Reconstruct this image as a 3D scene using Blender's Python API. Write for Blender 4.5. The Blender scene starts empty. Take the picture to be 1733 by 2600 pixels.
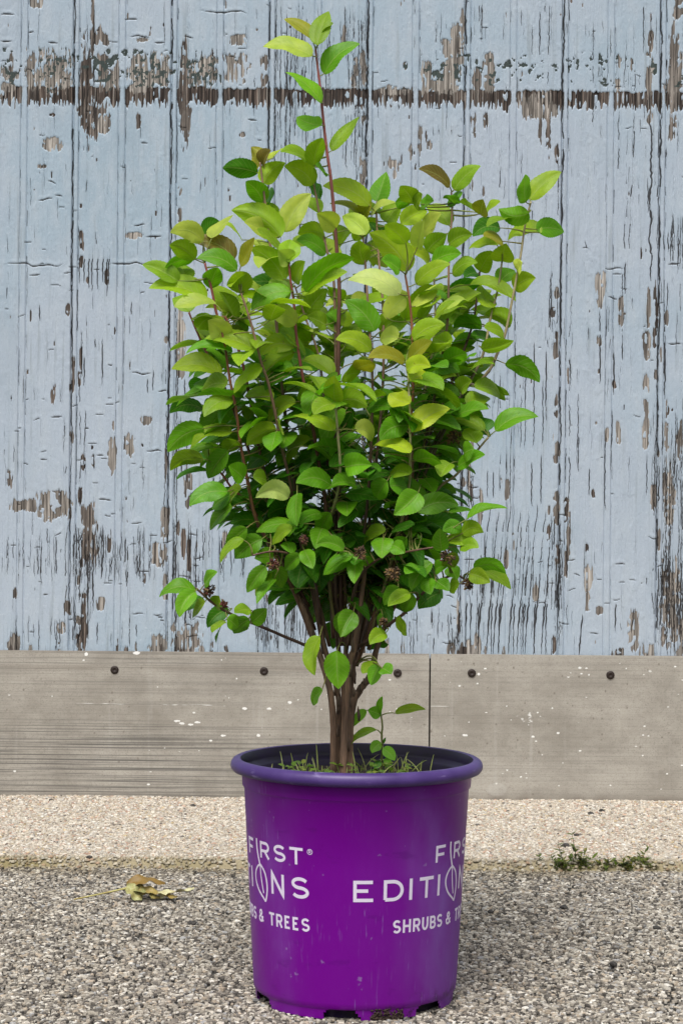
import bpy, math, random
import numpy as np
from mathutils import Vector, Matrix

random.seed(7)
RNG = np.random.default_rng(11)
scene = bpy.context.scene
COL = scene.collection

# ------------------------------------------------------------------ camera
F_PX, CX, CY, HCAM = 4860.0, 866.5, 1300.0, 0.58
ROLL = math.radians(0.5)
cam_data = bpy.data.cameras.new("camera")
cam_data.sensor_fit = 'VERTICAL'
cam_data.sensor_height = 24.0
cam_data.sensor_width = 24.0
cam_data.lens = 24.0 * F_PX / 2600.0
cam_data.clip_start, cam_data.clip_end = 0.05, 400.0
cam = bpy.data.objects.new("camera", cam_data)
cam.location = (0, 0, HCAM)
cam.rotation_euler = (math.radians(90), -ROLL, 0)
COL.objects.link(cam)
scene.camera = cam

# ------------------------------------------------------------------ light: thin overcast
SUN_EL, SUN_AZ = math.radians(58), math.radians(196)      # azimuth from +Y, clockwise
world = bpy.data.worlds.new("World")
scene.world = world
world.use_nodes = True
wn = world.node_tree
wn.nodes.clear()
w_out = wn.nodes.new('ShaderNodeOutputWorld')
w_bg = wn.nodes.new('ShaderNodeBackground')
w_hs = wn.nodes.new('ShaderNodeHueSaturation')
w_sky = wn.nodes.new('ShaderNodeTexSky')
w_sky.sky_type = 'NISHITA'
w_sky.sun_disc = False
w_sky.sun_elevation = SUN_EL
w_sky.sun_rotation = SUN_AZ
w_sky.air_density, w_sky.dust_density, w_sky.ozone_density = 1.0, 5.0, 1.0
w_hs.inputs['Saturation'].default_value = 0.30            # cloud cover takes the blue out
w_bg.inputs['Strength'].default_value = 0.115
wn.links.new(w_sky.outputs[0], w_hs.inputs['Color'])
wn.links.new(w_hs.outputs[0], w_bg.inputs['Color'])
wn.links.new(w_bg.outputs[0], w_out.inputs['Surface'])
sun_data = bpy.data.lights.new("sun", 'SUN')
sun_data.energy = 2.4
sun_data.angle = math.radians(28)
sun_data.color = (1.0, 0.97, 0.92)
sun = bpy.data.objects.new("sun", sun_data)
sd = Vector((math.sin(SUN_AZ) * math.cos(SUN_EL), math.cos(SUN_AZ) * math.cos(SUN_EL), math.sin(SUN_EL)))
sun.rotation_euler = sd.to_track_quat('Z', 'Y').to_euler()
sun.location = (0, -2, 6)
COL.objects.link(sun)
scene.view_settings.view_transform = 'Standard'
scene.view_settings.look = 'None'
scene.view_settings.gamma = 1.0
scene.view_settings.exposure = 0.20
scene.cycles.max_bounces = 8
scene.cycles.transparent_max_bounces = 8

# ------------------------------------------------------------------ helpers
CR, SR = math.cos(ROLL), math.sin(ROLL)


def unroll(u, v):
    """photo pixel -> pixel of the same picture with the camera level"""
    du, dv = u - CX, v - CY
    return CX + du * CR + dv * SR, CY - du * SR + dv * CR


def P(u, v, D):
    U, V = unroll(u, v)
    return np.array([(U - CX) / F_PX * D, D, HCAM - (V - CY) / F_PX * D])


def hash2(ix, iy, seed):
    h = (ix.astype(np.int64) * 374761393 + iy.astype(np.int64) * 668265263 + seed * 982451653) & 0xFFFFFFFF
    h = ((h ^ (h >> 13)) * 1274126177) & 0xFFFFFFFF
    h = (h ^ (h >> 16)) & 0xFFFFFF
    return h.astype(np.float64) / 0xFFFFFF


def vnoise(x, y, seed=0):
    x, y = np.broadcast_arrays(np.asarray(x, float), np.asarray(y, float))
    ix, iy = np.floor(x), np.floor(y)
    fx, fy = x - ix, y - iy
    fx, fy = fx * fx * (3 - 2 * fx), fy * fy * (3 - 2 * fy)
    a, b = hash2(ix, iy, seed), hash2(ix + 1, iy, seed)
    c, d = hash2(ix, iy + 1, seed), hash2(ix + 1, iy + 1, seed)
    return (a + (b - a) * fx) * (1 - fy) + (c + (d - c) * fx) * fy


def fbm(x, y, seed=0, octv=3):
    s, a, t = 0, 1.0, 0
    for k in range(octv):
        s = s + a * vnoise(x * 2 ** k, y * 2 ** k, seed + 17 * k)
        t += a
        a *= 0.5
    return s / t


def sstep(a, b, x):
    t = np.clip((x - a) / (b - a), 0, 1)
    return t * t * (3 - 2 * t)


def link(name, me, mats, parent=None, smooth=True):
    for m in (mats if isinstance(mats, (list, tuple)) else [mats]):
        me.materials.append(m)
    me.polygons.foreach_set('use_smooth', np.full(len(me.polygons), bool(smooth)))
    o = bpy.data.objects.new(name, me)
    COL.objects.link(o)
    if parent is not None:
        o.parent = parent
    return o


def tag(o, label=None, cat=None, group=None, kind=None):
    if label: o['label'] = label
    if cat: o['category'] = cat
    if group: o['group'] = group
    if kind: o['kind'] = kind
    return o


def empty(name, loc):
    o = bpy.data.objects.new(name, None)
    o.empty_display_size = 0.05
    o.location = loc
    COL.objects.link(o)
    return o


def mesh_np(name, co, loops, sizes, tint=None, uv=None, attrs=None, mat_idx=None):
    """fast mesh from numpy: co (n,3), flat loop vertex indices, polygon sizes"""
    me = bpy.data.meshes.new(name)
    co = np.asarray(co, np.float32)
    loops = np.asarray(loops, np.int32).ravel()
    sizes = np.asarray(sizes, np.int32)
    me.vertices.add(len(co))
    me.vertices.foreach_set('co', co.ravel())
    me.loops.add(len(loops))
    me.loops.foreach_set('vertex_index', loops)
    me.polygons.add(len(sizes))
    starts = np.concatenate([[0], np.cumsum(sizes)[:-1]]).astype(np.int32)
    me.polygons.foreach_set('loop_start', starts)
    try:
        me.polygons.foreach_set('loop_total', sizes)
    except Exception:
        pass
    if mat_idx is not None:
        me.polygons.foreach_set('material_index', np.asarray(mat_idx, np.int32))
    me.update(calc_edges=True)
    if tint is not None:
        a = me.attributes.new('tint', 'FLOAT_COLOR', 'POINT')
        t = np.ones((len(co), 4), np.float32)
        t[:, :tint.shape[1]] = tint
        a.data.foreach_set('color', t.ravel())
    if uv is not None:
        a = me.attributes.new('blade', 'FLOAT_VECTOR', 'POINT')
        t = np.zeros((len(co), 3), np.float32)
        t[:, :uv.shape[1]] = uv
        a.data.foreach_set('vector', t.ravel())
    me.validate()
    return me


class MB:
    """collects quads / tris with a tint and a blade coordinate per vertex"""
    def __init__(self):
        self.v, self.t, self.b, self.l, self.s, self.n = [], [], [], [], [], 0

    def add(self, co, faces, tint=(1, 1, 1), blade=None):
        co = np.asarray(co, float)
        self.v.append(co)
        t = np.asarray(tint, float)
        self.t.append(np.tile(t, (len(co), 1)) if t.ndim == 1 else t)
        self.b.append(np.zeros((len(co), 2)) if blade is None else blade)
        for f in faces:
            self.l.extend(int(i) + self.n for i in f)
            self.s.append(len(f))
        self.n += len(co)

    def tube(self, pts, radii, tint=(1, 1, 1), seg=7, cap=True, lump=0.0):
        pts = np.asarray(pts, float)
        n = len(pts)
        radii = np.broadcast_to(np.asarray(radii, float), (n,))
        T = np.gradient(pts, axis=0)
        T /= np.linalg.norm(T, axis=1)[:, None] + 1e-12
        ref = np.array([0.13, 1.0, 0.07])
        co, tt = [], []
        tint = np.asarray(tint, float)
        for i in range(n):
            a = np.cross(T[i], ref)
            if np.linalg.norm(a) < 1e-3:
                a = np.cross(T[i], [1, 0, 0])
            a /= np.linalg.norm(a)
            b = np.cross(T[i], a)
            for k in range(seg):
                th = 2 * math.pi * k / seg
                rr = radii[i] * (1 + lump * (random.random() - 0.5))
                co.append(pts[i] + rr * (math.cos(th) * a + math.sin(th) * b))
                tt.append(tint[i] if tint.ndim == 2 else tint)
        fs = []
        for i in range(n - 1):
            for k in range(seg):
                k2 = (k + 1) % seg
                fs.append((i * seg + k, i * seg + k2, (i + 1) * seg + k2, (i + 1) * seg + k))
        if cap:
            fs.append(tuple(range(seg))[::-1])
            fs.append(tuple((n - 1) * seg + k for k in range(seg)))
        self.add(co, fs, np.array(tt))

    def mesh(self, name, origin=(0, 0, 0)):
        return mesh_np(name, np.concatenate(self.v) - np.asarray(origin), self.l, self.s,
                       tint=np.concatenate(self.t), uv=np.concatenate(self.b))

    def build(self, name, mat, parent=None, origin=(0, 0, 0), smooth=True):
        return link(name, self.mesh(name, origin), mat, parent, smooth)


def lathe(profile, seg=96, th0=0.0, skip=None):
    """profile list of (r, z); skip(i, thc) drops faces of ring i"""
    co, fs = [], []
    for r, z in profile:
        for k in range(seg):
            th = 2 * math.pi * k / seg
            co.append((r * math.sin(th), -r * math.cos(th), z))
    for i in range(len(profile) - 1):
        for k in range(seg):
            if skip and skip(i, 360.0 * (k + .5) / seg):
                continue
            k2 = (k + 1) % seg
            fs.append((i * seg + k, i * seg + k2, (i + 1) * seg + k2, (i + 1) * seg + k))
    return co, fs


# ------------------------------------------------------------------ node helpers
def new_mat(name):
    m = bpy.data.materials.new(name)
    m.use_nodes = True
    nt = m.node_tree
    bsdf = nt.nodes.get('Principled BSDF')
    return m, nt, bsdf


class NT:
    def __init__(self, nt): self.nt = nt

    def n(self, typ, **kw):
        nd = self.nt.nodes.new(typ)
        for k, v in kw.items(): setattr(nd, k, v)
        return nd

    def lk(self, a, b): self.nt.links.new(a, b)

    def val(self, sock, v):
        if hasattr(v, 'is_output'): self.lk(v, sock)
        else: sock.default_value = v

    def math(self, op, a, b=0.0, clamp=False):
        nd = self.n('ShaderNodeMath', operation=op, use_clamp=clamp)
        self.val(nd.inputs[0], a); self.val(nd.inputs[1], b)
        return nd.outputs[0]

    def mix(self, f, a, b, blend='MIX'):
        nd = self.n('ShaderNodeMix', data_type='RGBA', blend_type=blend)
        self.val(nd.inputs[0], f)
        self.val(nd.inputs[6], a if hasattr(a, 'is_output') else (*a, 1))
        self.val(nd.inputs[7], b if hasattr(b, 'is_output') else (*b, 1))
        return nd.outputs[2]

    def smooth(self, x, lo, hi):
        nd = self.n('ShaderNodeMapRange', interpolation_type='SMOOTHSTEP')
        self.val(nd.inputs[0], x)
        nd.inputs[1].default_value, nd.inputs[2].default_value = lo, hi
        return nd.outputs[0]

    def noise(self, vec, scale, detail=3.0, rough=0.55, out='Fac'):
        nd = self.n('ShaderNodeTexNoise')
        nd.inputs['Scale'].default_value = scale
        nd.inputs['Detail'].default_value = detail
        nd.inputs['Roughness'].default_value = rough
        self.lk(vec, nd.inputs['Vector'])
        return nd.outputs[out]

    def coords(self, scale=(1, 1, 1), kind='Object'):
        tc = self.n('ShaderNodeTexCoord')
        mp = self.n('ShaderNodeMapping')
        mp.inputs['Scale'].default_value = scale
        self.lk(tc.outputs[kind], mp.inputs['Vector'])
        return mp.outputs[0]

    def ramp(self, f, stops):
        nd = self.n('ShaderNodeValToRGB')
        e = nd.color_ramp.elements
        while len(e) < len(stops): e.new(0.5)
        for el, (p, c) in zip(e, stops):
            el.position = p
            el.color = (*c, 1)
        self.lk(f, nd.inputs[0])
        return nd.outputs[0]

    def bump(self, h, strength, dist, normal=None):
        nd = self.n('ShaderNodeBump')
        nd.inputs['Strength'].default_value = strength
        nd.inputs['Distance'].default_value = dist
        self.lk(h, nd.inputs['Height'])
        if normal is not None: self.lk(normal, nd.inputs['Normal'])
        return nd.outputs[0]

    def attr(self, name):
        return self.n('ShaderNodeAttribute', attribute_name=name)


# ------------------------------------------------------------------ the wall
WALL_D = 3.80
SC = F_PX / WALL_D                                # photo pixels per metre on the wall face


def build_wall():
    fu = np.arange(-70, 1806, 1.15)
    us = np.concatenate([np.arange(-2900, -70, 8.0), fu, np.arange(1806, 4600, 8.0)])
    fv = np.arange(-40, 1672, 2.0)
    vs = np.concatenate([np.arange(-1300, -40, 12.0), fv])
    nu, nv = len(us), len(vs)
    U, V = np.meshgrid(us, vs)
    peel = np.zeros_like(U); crack_and_shade = np.zeros_like(U); prim = np.zeros_like(U); tone = np.full_like(U, 0.5)
    h = np.zeros_like(U)                          # millimetres out of the wall
    nA = vnoise(U * 0.22, V * 0.012, 1)           # grain: tight across, long down
    nB = fbm(U * 0.06, V * 0.03, 2, 3)
    nC = vnoise(U * 0.5, V * 0.05, 3)

    def win(u0, u1, v0, v1):
        i0, i1 = np.searchsorted(us, [u0, u1]); j0, j1 = np.searchsorted(vs, [v0, v1])
        return slice(j0, j1), slice(i0, i1)

    # boards: joint, bead beside it, pair of grooves down the middle
    JO = 178.0
    b = np.mod(us - JO, 248.0)
    prof = np.zeros(nu)
    def groove(c, w, d):
        return -d * np.exp(-((np.minimum(np.abs(b - c), 248 - np.abs(b - c))) / w) ** 2)
    prof += groove(0, 2.6, 5.0) + groove(15, 1.9, 2.6) + groove(115, 1.8, 2.2) + groove(132, 1.9, 2.4)
    prof += np.where((b > 2) & (b < 15), 0.9 * np.sin((b - 2) / 13 * np.pi), 0) - np.where((b > 115) & (b < 132), 0.5, 0) * 0
    h += prof[None, :]
    kb = np.floor((us - JO) / 248.0)
    h += (hash2(kb, kb * 0 + 3, 5) * 1.6 - 0.8)[None, :]         # boards not quite flush

    def line(u0, v0, v1, w, lean=0.0, wob=2.0, seed=0, depth=1.0, breaks=0.35):
        s = win(u0 - 45 + min(0, lean * (v1 - v0)), u0 + 45 + max(0, lean * (v1 - v0)), v0, v1)
        if U[s].size == 0: return
        vv = vs[s[0]]
        path = u0 + lean * (vv - v0) + wob * 2 * (vnoise(vv * 0.02, vv * 0 + seed, seed) - .5) + wob * (vnoise(vv * 0.12, vv * 0 + seed, seed + 1) - .5)
        tp = np.clip(np.minimum(vv - v0, v1 - vv) / (0.25 * (v1 - v0) + 1), 0, 1) ** 0.6
        ww = w * tp * (0.45 + 1.1 * vnoise(vv * 0.035, vv * 0 + 9, seed + 2))
        ww = np.where(vnoise(vv * 0.025, vv * 0 + 4, seed + 3) < breaks, 0.25 * ww, ww)
        ww = ww * .66
        d = np.abs(U[s] - path[:, None])
        m = 1 - sstep(0.35, 1.15, d / (ww[:, None] + 0.3))
        m *= np.clip(ww[:, None] / 0.55, 0, 1)
        crack_and_shade[s] = np.maximum(crack_and_shade[s], m * depth)

    def hline(u0, u1, v0, w=2.0, seed=0, lift=1.0):
        s = win(u0, u1, v0 - 14, v0 + 14)
        if U[s].size == 0: return
        uu = us[s[1]]
        path = v0 + 9 * (vnoise(uu * 0.05, uu * 0 + seed, seed) - .5)
        tp = np.clip(np.minimum(uu - u0, u1 - uu) / (0.3 * (u1 - u0) + 1), 0, 1)
        d = V[s] - path[None, :]
        m = (1 - sstep(0.4, 1.2, np.abs(d) / (w * tp[None, :] + .2))) * np.clip(tp[None, :] * 2, 0, 1)
        crack_and_shade[s] = np.maximum(crack_and_shade[s], m * 0.85)  # dark line paints the shade beneath a curled flake
        h[s] += .5 * lift * tp[None, :] * np.exp(-((d + 5) / 5.0) ** 2) * (d < 1)

    def patch(u0, v0, u1, v1, tn=0.5, pw=3.0, jag=0.5, amt=1.0, pr=0.0, taper=0.0, seed=None, lo=None):
        """bare wood where the paint has come away; taper>0 narrows it downward, <0 upward"""
        seed = int(u0 * 7 + v0 * 3) % 997 if seed is None else seed
        mu, mv = (u1 - u0) * .6 + 8, (v1 - v0) * .3 + 8
        s = win(u0 - mu, u1 + mu, v0 - mv, v1 + mv)
        if U[s].size == 0: return
        uc, vc, ru, rv = (u0 + u1) / 2, (v0 + v1) / 2, (u1 - u0) / 2 + .5, (v1 - v0) / 2 + .5
        y = (V[s] - vc) / rv
        nar = np.clip(1 - taper * (y * .5 + .5), 0.08, 2) if taper > 0 else np.clip(1 + taper * (.5 - y * .5), 0.08, 2)
        x = (U[s] - uc) / (ru * nar)
        edge = 0.60 * (vnoise(U[s] * .16, V[s] * .02, seed) - .5) + 0.55 * (vnoise(U[s] * .05, V[s] * .06, seed + 1) - .5) + .5 * (vnoise(U[s] * .45, V[s] * .07, seed + 2) - .5)
        f = (np.abs(x) ** pw + np.abs(y) ** pw) ** (1 / pw) + jag * 1.6 * edge
        m = (1 - sstep(0.82, 1.0, f)) * amt
        isl = sstep(.64, .70, vnoise(U[s] * .20, V[s] * .028, seed + 9) * .6 + vnoise(U[s] * .09, V[s] * .10, seed + 10) * .4)
        m = m * (1 - .9 * isl)
        if pr > 0:
            dd = m * sstep(.50, .60, fbm(U[s] * .14, V[s] * .12, seed + 5, 4) * (0.62 + pr * .38))
            prim[s] = np.maximum(prim[s], dd)
        peel[s] = np.maximum(peel[s], m)
        tone[s] = tone[s] * (1 - m) + tn * m

    def group(u0, u1, v0, v1, n, l0, l1, w=1.6, lean=0.0, seed=0):
        r = random.Random(seed + 101)
        for k in range(n):
            L = r.uniform(l0, l1)
            a = r.uniform(v0, max(v0 + 1, v1 - L))
            line(r.uniform(u0, u1), a, min(a + L, v1), w * r.uniform(.45, 1.3), lean + r.uniform(-.008, .008), 2.2, r.randrange(9999), r.uniform(.6, 1))

    # joints open up in a black crack, more so low down
    for k in range(-13, 19):
        uj = JO + 248 * k
        r = random.Random(k + 50)
        line(uj + 0.5, -1290, 1672, 3.4 if k in (3, 4, 5) else 2.9, 0, 2.6, k + 300, 1.0, 0.16)
        line(uj + 15, -1290, 1672, 1.5, 0, 1.6, k + 340, .85, 0.5)
        line(uj + 24, r.uniform(600, 1100), 1672, 1.7, 0, 3.0, k + 360, .9, 0.45)
        if r.random() < .6: line(uj - 8, r.uniform(800, 1200), 1672, 1.6, 0, 3.0, k + 380, .9, 0.5)
        line(uj + 115, -1290, 1672, 1.0, 0, 1.0, k + 400, .65, 0.55)
        line(uj + 133, -1290, 1672, 1.2, 0, 1.2, k + 420, .75, 0.5)
        for q in range(9):                         # ragged paint loss beside each joint
            a = r.uniform(700, 1640)
            L = r.uniform(15, 90)
            off = r.choice((-9, -5, 5, 19, 24))
            patch(uj + off - r.uniform(2, 6), a, uj + off + r.uniform(2, 7), a + L, r.uniform(.15, .5), 3, .6)
    # the long weathered strip a batten used to cover
    s = win(-2900, 4600, 190, 310)
    top = 226 + 5 * (vnoise(U[s] * .03, U[s] * 0, 21) - .5) + 7 * (vnoise(U[s] * .25, U[s] * 0, 22) - .5)
    bot = 265 + 10 * (vnoise(U[s] * .05, U[s] * 0, 23) - .5) + 30 * (vnoise(U[s] * .33, U[s] * 0, 24) - .5)
    m = sstep(-2, 2, V[s] - top) * (1 - sstep(-5, 5, V[s] - bot))
    bb = np.mod(U[s] - JO, 248.0)
    keep = np.exp(-((bb - 124) / 9) ** 2) + np.exp(-((bb - 8) / 5) ** 2)
    m *= 1 - np.clip(keep * (0.55 + .7 * vnoise(U[s] * .02, V[s] * .02, 25)), 0, 1)
    m *= 1 - .85 * sstep(.70, .76, .55 * vnoise(U[s] * .21, V[s] * .02, 33) + .45 * vnoise(U[s] * .03, V[s] * .05, 34))
    peel[s] = np.maximum(peel[s], m)
    tone[s] = tone[s] * (1 - m) + (0.02 + 0.50 * sstep(.45, .80, vnoise(U[s] * .30, V[s] * .008, 26)) * (.3 + .9 * vnoise(U[s] * .012, U[s] * 0, 27))) * m
    h[s] += m * (vnoise(U[s] * .30, V[s] * .008, 26) - .5) * 2.2
    crack_and_shade[s] = np.maximum(crack_and_shade[s], m * .75 * sstep(.62, .8, vnoise(U[s] * .33, V[s] * .012, 28)))
    # scraps of dark primer and bare wood above it
    s = win(-2900, 4600, 100, 232)
    gz = sstep(118, 140, V[s]) * (1 - sstep(205, 222, V[s]))
    f = fbm(U[s] * .09, V[s] * .08, 31, 4) * .70 + .30 * vnoise(U[s] * .008, V[s] * 0, 32)
    m = sstep(.63, .67, f - .085 * sstep(1000, 1200, U[s])) * gz
    prim[s] = np.maximum(prim[s], m)
    peel[s] = np.maximum(peel[s], m * .95)

    Q = lambda x, y, o=(0, 0), k=870 / 1568.: (o[0] + x * k, o[1] + y * k)
    def pz(o, x0, y0, x1, y1, *a, **kw):
        (p, q), (r_, t) = Q(x0, y0, o), Q(x1, y1, o)
        c = unroll((p + r_) / 2, (q + t) / 2); dx, dy = c[0] - (p + r_) / 2, c[1] - (q + t) / 2
        patch(p + dx, q + dy, r_ + dx, t + dy, *a, **kw)
    def lz(o, x, y0, y1, w, lean=0, **kw):
        (p, q), (_, t) = Q(x, y0, o), Q(x, y1, o)
        c = unroll(p, (q + t) / 2)
        line(c[0], q + c[1] - (q + t) / 2, t + c[1] - (q + t) / 2, w, lean, **kw)
    def hz(o, x0, x1, y, **kw):
        (p, q), (r_, _) = Q(x0, y, o), Q(x1, y, o)
        c = unroll((p + r_) / 2, q)
        hline(p + c[0] - (p + r_) / 2, r_ + c[0] - (p + r_) / 2, c[1], seed=int(x0 + y), **kw)
    # --- top left
    o = (0, 0)
    for a in [(192, 627, 298, 697, .72, 2.2, .25), (130, -20, 200, 35, .6), (120, 230, 160, 410, .55, 4, .5), (155, 330, 330, 410, .65, 3, .9),
              (40, 220, 62, 340, .4), (0, 375, 80, 420, .5)]: pz(o, *a)
    pz(o, 160, 240, 325, 400, .5, 3, .9, pr=1.0); pz(o, 0, 310, 95, 375, .5, 3, 1.0, pr=1.0)
    pz(o, 365, 200, 425, 640, .22, 3, .5); pz(o, 345, 470, 515, 640, .3, 2.5, .6, taper=.7); pz(o, 440, 530, 512, 610, .6, 2.2, .3)
    pz(o, 420, 110, 500, 210, .35, 2.5, .7, taper=-.8); pz(o, 448, 225, 500, 405, .33, 3, .6); pz(o, 522, 250, 546, 405, .5, 3, .5)
    pz(o, 415, -40, 432, 260, .3, 3, .5); pz(o, 480, 300, 530, 400, .5, 3, .8, pr=1)
    pz(o, 580, 243, 772, 402, .62, 4, .35, pr=.9); pz(o, 632, 250, 676, 410, .66, 4, .3); pz(o, 735, 250, 772, 400, .6, 4, .4)
    pz(o, 590, 385, 690, 425, .6, 3, .5)
    pz(o, 815, 205, 872, 660, .26, 2.5, .4, taper=-.3); pz(o, 812, 480, 890, 655, .33, 2.5, .5, taper=.8)
    pz(o, 908, 250, 1000, 322, .55, 2.4, .5, pr=.5); pz(o, 868, 270, 1000, 385, .5, 3, 1.1, pr=1.2)
    pz(o, 1028, 245, 1142, 388, .74, 3.5, .45); pz(o, 1028, 155, 1142, 208, .68, 2.5, .8, taper=.5); pz(o, 1190, 245, 1226, 405, .35, 3, .5)
    pz(o, 610, 168, 686, 196, .55, 2, .6); pz(o, 575, 1060, 650, 1096, .62, 2.2, .4); pz(o, 165, 750, 225, 775, .4, 2, .8)
    pz(o, 1088, 600, 1134, 626, .5, 2, .6, taper=-.7); pz(o, 622, 520, 645, 600, .25, 2.5, .5); pz(o, 360, 1040, 386, 1150, .22, 2.5, .4); pz(o, 362, 930, 380, 955, .1, 2, .5)
    pz(o, 812, 850, 832, 890, .5, 2, .5); pz(o, 812, 950, 832, 1020, .5, 2, .5); pz(o, 220, 518, 262, 534, .15, 2, .6)
    for x0, x1, y in [(908, 1150, 55), (0, 72, 70), (215, 270, 190), (128, 160, 150), (215, 262, 836), (170, 250, 912), (605, 670, 1030), (590, 690, 170), (700, 760, 195),
                      (640, 680, 660), (840, 890, 172), (1130, 1180, 556), (250, 290, 898), (560, 640, 85), (0, 60, 190), (660, 750, 1080)]: hz(o, x0, x1, y)
    lz(o, 400, 40, 1000, 1.8); lz(o, 432, 0, 640, 2.0); lz(o, 440, 1050, 1171, 1.4); lz(o, 642, 520, 640, 1.3); lz(o, 1165, 350, 540, 1.6)
    group(664, 770, -10, 480, 34, 120, 470, 1.3, 0, 3); group(690, 925, 0, 270, 26, 80, 260, 1.5, 0, 4)
    group(680, 770, 480, 700, 16, 50, 200, 1.2, 0, 5); group(770, 930, 260, 560, 22, 60, 220, 1.3, 0, 6)
    # --- top right
    o = (863, 0)
    for a in [(545, 40, 572, 180, .6, 3, .4), (500, 120, 566, 260, .62, 3, .5), (462, 175, 545, 300, .66, 2.6, .5), (468, 260, 530, 430, .7, 3, .4), (368, 275, 420, 430, .58, 4, .3),
              (415, 350, 540, 430, .72, 3, .3), (520, 255, 566, 300, .6, 3, .6)]: pz(o, *a)
    pz(o, 420, 322, 480, 356, .5, 3, .4, pr=3); pz(o, 522, 290, 552, 380, .5, 3, .4, pr=3)
    pz(o, 650, 240, 708, 430, .5, 4, .25); pz(o, 598, 320, 644, 430, .35, 3, .7); pz(o, 0, 110, 40, 220, .6, 3, .5, taper=-.6); pz(o, 60, 260, 120, 400, .62, 3, .8)
    pz(o, 155, 395, 335, 432, .6, 3, .6); pz(o, 812, 420, 1004, 545, .5, 3.5, .5, taper=.2); pz(o, 1396, 258, 1432, 560, .42, 3, .5); pz(o, 1420, 265, 1450, 345, .5, 3, .5, pr=2)
    pz(o, 1500, 110, 1545, 560, .36, 3, .6); pz(o, 1490, 255, 1568, 500, .40, 3, .6); pz(o, 1520, -40, 1600, 92, .36, 3, .5); pz(o, 1410, 130, 1432, 260, .35, 3, .5)
    pz(o, 940, 505, 968, 690, .25, 2.5, .5); pz(o, 980, 670, 1002, 752, .2, 2.5, .5); pz(o, 905, 530, 922, 680, .3, 3, .5); pz(o, 598, 520, 618, 612, .35, 3, .5); pz(o, 655, 520, 676, 590, .3, 3, .5)
    pz(o, 355, 570, 378, 705, .5, 2.5, .6); pz(o, 398, 640, 420, 695, .5, 2.3, .5); pz(o, 220, 725, 270, 780, .45, 2.2, .8); pz(o, 242, 780, 258, 815, .5); pz(o, 310, 665, 328, 735, .5, 2.4, .7)
    pz(o, 285, 282, 308, 320, .3, 2.2, .4, pr=2); pz(o, 1260, 235, 1284, 410, .5, 3, .6); pz(o, 1325, 260, 1340, 330, .4); pz(o, 1505, 565, 1530, 650, .35, 3, .6); pz(o, 90, 725, 122, 850, .62, 4, .4)
    pz(o, 100, 510, 124, 565, .6, 3, .6)
    lz(o, 915, 50, 310, 2.6); lz(o, 880, 110, 310, 1.4); lz(o, 960, 0, 400, 1.8, -.02); lz(o, 1390, 0, 260, 1.8); lz(o, 1424, 70, 240, 2.2); lz(o, 1160, 100, 260, 1.5); lz(o, 1158, 480, 600, 1.6)
    lz(o, 1345, 500, 1180, 2.4, -.035); lz(o, 1418, 540, 1250, 5.0, wob=4.0, breaks=.1); lz(o, 1452, 560, 1180, 2.2); lz(o, 1516, 900, 1180, 1.8); lz(o, 1300, 900, 1171, 2.2); lz(o, 940, 0, 60, 1.5)
    lz(o, 1480, 1050, 1171, 2.6); lz(o, 1500, 1060, 1171, 2.6); lz(o, 640, 0, 120, 1.3); lz(o, 650, 30, 140, 1.3); lz(o, 450, 560, 620, 1.3); lz(o, 508, 560, 620, 1.2); lz(o, 1120, 1100, 1171, 1.6, .1)
    group(870, 925, 0, 480, 22, 150, 470, 1.4, 0, 8); group(1190, 1430, 0, 120, 12, 40, 110, 1.2, 0, 9); group(1240, 1420, 370, 620, 14, 50, 170, 1.3, -.02, 10); group(1690, 1733, 520, 700, 16, 50, 170, 1.8, 0, 12)
    group(1440, 1560, 20, 300, 14, 30, 110, 1.2, 0, 13); group(1560, 1690, 20, 600, 26, 50, 180, 1.4, 0, 14)
    # --- middle left
    o = (0, 650)
    pz(o, 486, 832, 541, 1000, .55, 2.3, .45, taper=.35); pz(o, 568, 820, 616, 922, .5, 2.3, .5, taper=.3); pz(o, 640, 735, 702, 772, .42, 2.2, .5, taper=.4); pz(o, 224, 600, 262, 680, .12, 2.2, .8)
    pz(o, 172, 1072, 326, 1220, .5, 3.2, .4); pz(o, 45, 1118, 175, 1165, .45, 2.5, .8); pz(o, 806, 235, 850, 560, .58, 2.4, .35); pz(o, 326, 460, 344, 610, .2, 3, .5); pz(o, 356, 520, 372, 605, .2, 3, .5)
    pz(o, 838, 965, 888, 1165, .4, 2.6, .5, taper=.5); pz(o, 735, 1145, 777, 1290, .5, 4, .3); pz(o, 36, 985, 60, 1065, .3, 2.4, .6); pz(o, 372, 900, 392, 975, .2, 3, .6); pz(o, 418, 905, 434, 970, .3)
    pz(o, 390, 90, 410, 130, .2, 2.2, .5); pz(o, 480, 60, 498, 130, .3, 3, .6); pz(o, 362, 0, 380, 60, .2)
    for x in (362, 384, 405, 420, 445, 470, 488, 497): lz(o, x, random.uniform(-60, 20), random.uniform(120, 210), 2.2)
    for x, a, bq in [(468, 370, 600), (385, 460, 600), (374, 400, 560), (436, 380, 420), (675, 560, 630), (700, 520, 620), (388, 690, 1000), (432, 900, 980), (185, 220, 300), (604, 205, 270), (30, 140, 200), (805, 180, 1171), (770, 450, 900), (845, 560, 640)]: lz(o, x, a, bq, 1.7)
    for x0, x1, y in [(0, 320, 40), (480, 700, 36), (590, 700, 540), (720, 770, 620), (660, 750, 895), (130, 190, 92), (490, 520, 500), (230, 290, 738), (180, 220, 925), (440, 520, 1120), (440, 480, 912), (385, 410, 795), (80, 100, 785)]: hz(o, x0, x1, y, lift=.8)
    for k in range(12): hz(o, *(lambda a: (a, a + random.uniform(20, 60)))(random.uniform(20, 740)), random.uniform(0, 1171), lift=.8, w=1.3)
    # --- middle right
    o = (863, 650)
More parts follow.
